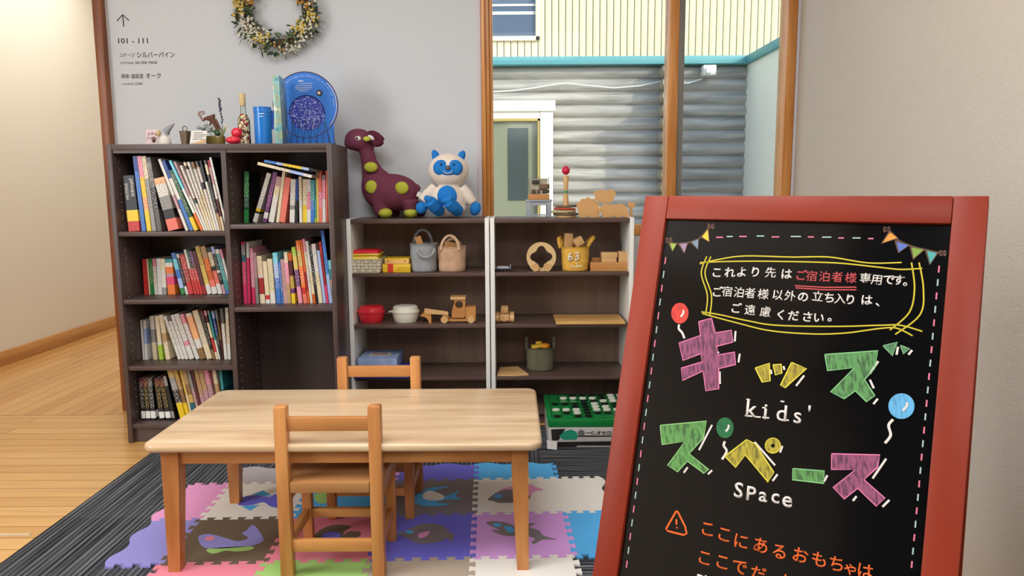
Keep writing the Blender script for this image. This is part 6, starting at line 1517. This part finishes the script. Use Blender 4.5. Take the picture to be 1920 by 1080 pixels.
strokes('border_marking', YEL, [smoothline(p) for p in ([(472, 356), (560, 336), (680, 320), (900, 325), (1070, 325), (1250, 352), (1405, 350)], [(475, 350), (620, 345), (830, 345), (1100, 352), (1300, 372), (1400, 382), (1500, 377)], [(505, 322), (480, 400), (508, 500), (500, 592)], [(524, 322), (497, 400), (527, 500), (520, 592)],
    [(480, 578), (560, 590), (700, 620), (830, 640), (1100, 645), (1300, 640), (1400, 640), (1500, 668)], [(485, 586), (650, 630), (800, 665), (1000, 680), (1150, 675), (1300, 655), (1380, 653), (1455, 688)], [(1450, 350), (1464, 470), (1440, 580), (1350, 662)], [(1485, 350), (1505, 470), (1490, 590), (1375, 682)])], .0024, c5)
dash_p, dash_w = [], []
for k, (x0, x1, y) in enumerate(((548, 580, 234), (597, 625, 230), (655, 690, 230), (735, 770, 228), (805, 840, 232), (893, 940, 230), (972, 1000, 232), (1037, 1080, 233), (1112, 1138, 237), (1178, 1215, 237), (1250, 1275, 240))):
    (dash_w if k in (1, 3, 5, 7, 9) else dash_p).append([(x0, y), (x1, y)])
for k in range(23):
    f0 = k / 23; f1 = f0 + .022; X = lambda f: 316 + (130 - 316) * f; Y_ = lambda f: 325 + (1790 - 325) * f
    (dash_w if k % 2 else dash_p).append([(X(f0), Y_(f0)), (X(f1), Y_(f1))])
    X2 = lambda f: 1578 + (1447 - 1578) * f; Y2 = lambda f: 365 + (1790 - 365) * f
    (dash_w if k % 2 else dash_p).append([(X2(f0), Y2(f0)), (X2(f1), Y2(f1))])
strokes('pink_dash_pattern', PNK, dash_p, .0024, c5); strokes('white_dash_pattern', CH('pale', (158, 184, 174)), dash_w, .0023, c5)
def poly(name, mat, pts, fn, par=t, lift=0, thick=.0003):
    b = B(); b.slab([fn(x, y, lift) for x, y in pts], sn * thick); return b.build(name, mat, par, smooth=None)
# bunting
for flags, line, bows in ((
    [((330, 258), (368, 262), (347, 300), (150, 170, 80)), ((375, 262), (418, 258), (402, 308), (150, 128, 150)), ((430, 255), (468, 240), (465, 290), (120, 138, 156)), ((478, 232), (512, 195), (517, 255), (226, 186, 70))], [(318, 252), (375, 264), (430, 256), (475, 236), (522, 180)], ((330, 248), (524, 184))),
    ([((1350, 205), (1388, 238), (1312, 262), (214, 150, 66)), ((1375, 248), (1440, 270), (1390, 305), (92, 116, 186)), ((1445, 275), (1510, 290), (1458, 335), (126, 156, 72)), ((1515, 290), (1572, 305), (1535, 360), (86, 164, 160))], [(1340, 195), (1385, 245), (1440, 272), (1512, 292), (1598, 310)], ((1336, 198), (1594, 308)))):
    bun = strokes('chalk_bunting', BRN, [smoothline(line)], .0035, c5)
    for a_, b_, c_, col in flags:
        poly('flag', CH('%d_%d_%d' % col, col), [a_, b_, c_], c5, bun, .0004); strokes('flag_edge', BRN, [[a_, b_, c_, a_]], .0028, c5, bun, .0006)
    for bx_, by_ in bows: strokes('bow', BRN, [[(bx_ - 14, by_ - 12), (bx_ + 14, by_ + 10)], [(bx_ - 14, by_ + 10), (bx_ + 14, by_ - 12)], [(bx_ - 16, by_), (bx_ + 16, by_)]], .0045, c5, bun, .0004)
# big letters
BIG = dict(
 ki=((214, 118, 158), (142, 72, 106), [(411, 50), (463, 36), (478, 95), (543, 85), (549, 133), (484, 150), (490, 185), (556, 173), (560, 224), (492, 240), (492, 322), (440, 330), (428, 250), (345, 288), (340, 238), (425, 213), (418, 180), (347, 207), (331, 136), (418, 106)]),
 tsu1=((214, 200, 70), (168, 150, 40), [(640, 238), (697, 218), (700, 290), (668, 295)]), tsu2=((214, 200, 70), (168, 150, 40), [(712, 225), (745, 222), (748, 258), (722, 266)]), tsu3=((214, 200, 70), (168, 150, 40), [(787, 215), (847, 240), (760, 318), (742, 308)]),
 zu=((128, 184, 124), (88, 144, 80), [(922, 183), (1137, 168), (1122, 240), (1082, 285), (1124, 350), (1090, 374), (1045, 330), (1000, 362), (945, 335), (1040, 238), (932, 248)]),
 zu1=((120, 170, 126), (84, 136, 88), [(1158, 148), (1215, 133), (1195, 188)]), zu2=((120, 170, 126), (84, 136, 88), [(1228, 146), (1265, 160), (1240, 180)]),
 su=((138, 186, 118), (92, 148, 74), [(255, 470), (443, 453), (430, 520), (372, 585), (452, 650), (432, 664), (365, 615), (325, 658), (285, 632), (355, 535), (262, 548)]),
 pe=((214, 200, 70), (172, 156, 44), [(517, 595), (605, 528), (640, 545), (715, 660), (692, 700), (600, 590), (560, 640)]),
 bar=((128, 184, 124), (88, 144, 74), [(793, 645), (920, 655), (917, 705), (790, 690)]),
 su2=((214, 118, 158), (146, 76, 108), [(950, 585), (1145, 590), (1135, 640), (1080, 690), (1165, 765), (1130, 797), (1055, 725), (1000, 768), (955, 722), (1045, 650), (948, 648)]))
for k, (c_line, c_fill, pts) in BIG.items():
    o = poly('chalk_letter', hatch('%d_%d_%d' % c_fill, c_fill), pts, c6)
    strokes('letter_outline', CH('%d_%d_%d' % c_line, c_line), [pts + pts[:1]], .0022, c6, o, .0004)
def disc(cx, cy, rx, ry, n=32, taper=0): return [(cx + rx * math.cos(a), cy - ry * math.sin(a) * (1 - taper * (math.sin(a) < 0))) for a in [2 * math.pi * k / n for k in range(n)]]
o = poly('chalk_letter', hatch('172_156_44', (172, 156, 44)), disc(711, 552, 30, 30), c6)
strokes('letter_outline', YEL, [disc(711, 552, 30, 30) + [(741, 552)]], .0022, c6, o, .0004); poly('letter_dot', m_bd, disc(711, 552, 8, 8, 16), c6, o, .0005)
strokes('stroke_pattern', WHT, [[(560, 88), (557, 130)], [(577, 180), (572, 215)], [(496, 252), (497, 302)], [(838, 268), (805, 310)], [(1138, 210), (1105, 260)], [(1104, 285), (1120, 320)], [(1136, 362), (1118, 384)], [(465, 468), (412, 570)], [(366, 640), (350, 662)], [(465, 652), (448, 668)], [(637, 537), (720, 632)], [(750, 553), (740, 580)], [(730, 668), (710, 695)], [(932, 672), (918, 698)], [(1170, 605), (1115, 685)], [(1050, 757), (1035, 776)], [(1183, 772), (1155, 800)], [(1218, 152), (1212, 184)], [(1275, 165), (1260, 184)], [(703, 245), (705, 262)], [(754, 230), (758, 245)], [(488, 172), (492, 178)]], .0034, c6)
for (cx, cy, rx, ry, col, st, fn) in ((381, 584, 40, 48, (214, 58, 46), [(378, 636), (376, 655), (392, 675), (402, 700)], c5), (517, 480, 35, 42, (22, 104, 56), [(517, 535), (512, 552), (524, 575), (505, 608)], c6), (1232, 392, 53, 52, (96, 172, 218), [(1198, 446), (1180, 470), (1188, 510), (1165, 542)], c6)):
    o = poly('chalk_balloon', hatch('%d_%d_%d' % col, col, .85), disc(cx, cy, rx, ry), fn)
    strokes('balloon_string', WHT, [smoothline(st)], .0042, fn, o); strokes('balloon_glint', WHT, [smoothline([(cx + rx * .42, cy - ry * .3), (cx + rx * .40, cy), (cx + rx * .1, cy + ry * .35)])], .0036, fn, o, .0005)
chars('kids_lettering', WHT, [('k', 622, 396, 1.1), ('i', 682, 408, 1.1), ('d', 748, 415, 1.1), ('s', 812, 424, 1.1), ("'", 858, 420, 1.1)], 76, c6, 2.16, .008)
strokes('kids_lettering', WHT, [[(598, 430), (628, 433)], [(634, 434), (662, 437)], [(668, 437), (696, 440)], [(668, 398), (682, 399)], [(604, 364), (618, 366)], [(742, 372), (757, 374)], [(757, 446), (776, 450)]], .0026, c6)
chars('space_lettering', WHT, [('S', 573, 728, 1.05), ('P', 622, 742, 1.0), ('a', 672, 746, 1.0), ('c', 722, 752, 1.0), ('e', 770, 764, 1.1)], 74, c6, 2.16, .016)
strokes('chalk_warning', ORA, [[(320, 817), (278, 890), (286, 898), (350, 914), (362, 908), (356, 880), (326, 820), (320, 817)], [(320, 850), (321, 872)], [(322, 882), (323, 887)]], .0034, c6)
chars('request_lettering', ORA, [('こ', 447, 888), ('こ', 515, 910), ('に', 582, 938), ('あ', 662, 955), ('る', 738, 980), ('お', 822, 995), ('も', 900, 1012), ('ち', 970, 1030), ('ゃ', 1026, 1048, .9), ('は', 1085, 1058), ('こ', 435, 1005), ('こ', 507, 1022), ('で', 577, 1042), ('だ', 652, 1070), ('け', 780, 1105)], 62, c6, 2.16, .012)
chars('please_lettering', WHT, [('P', 416, 1095), ('l', 438, 1098)], 62, c6, 2.16, .012)
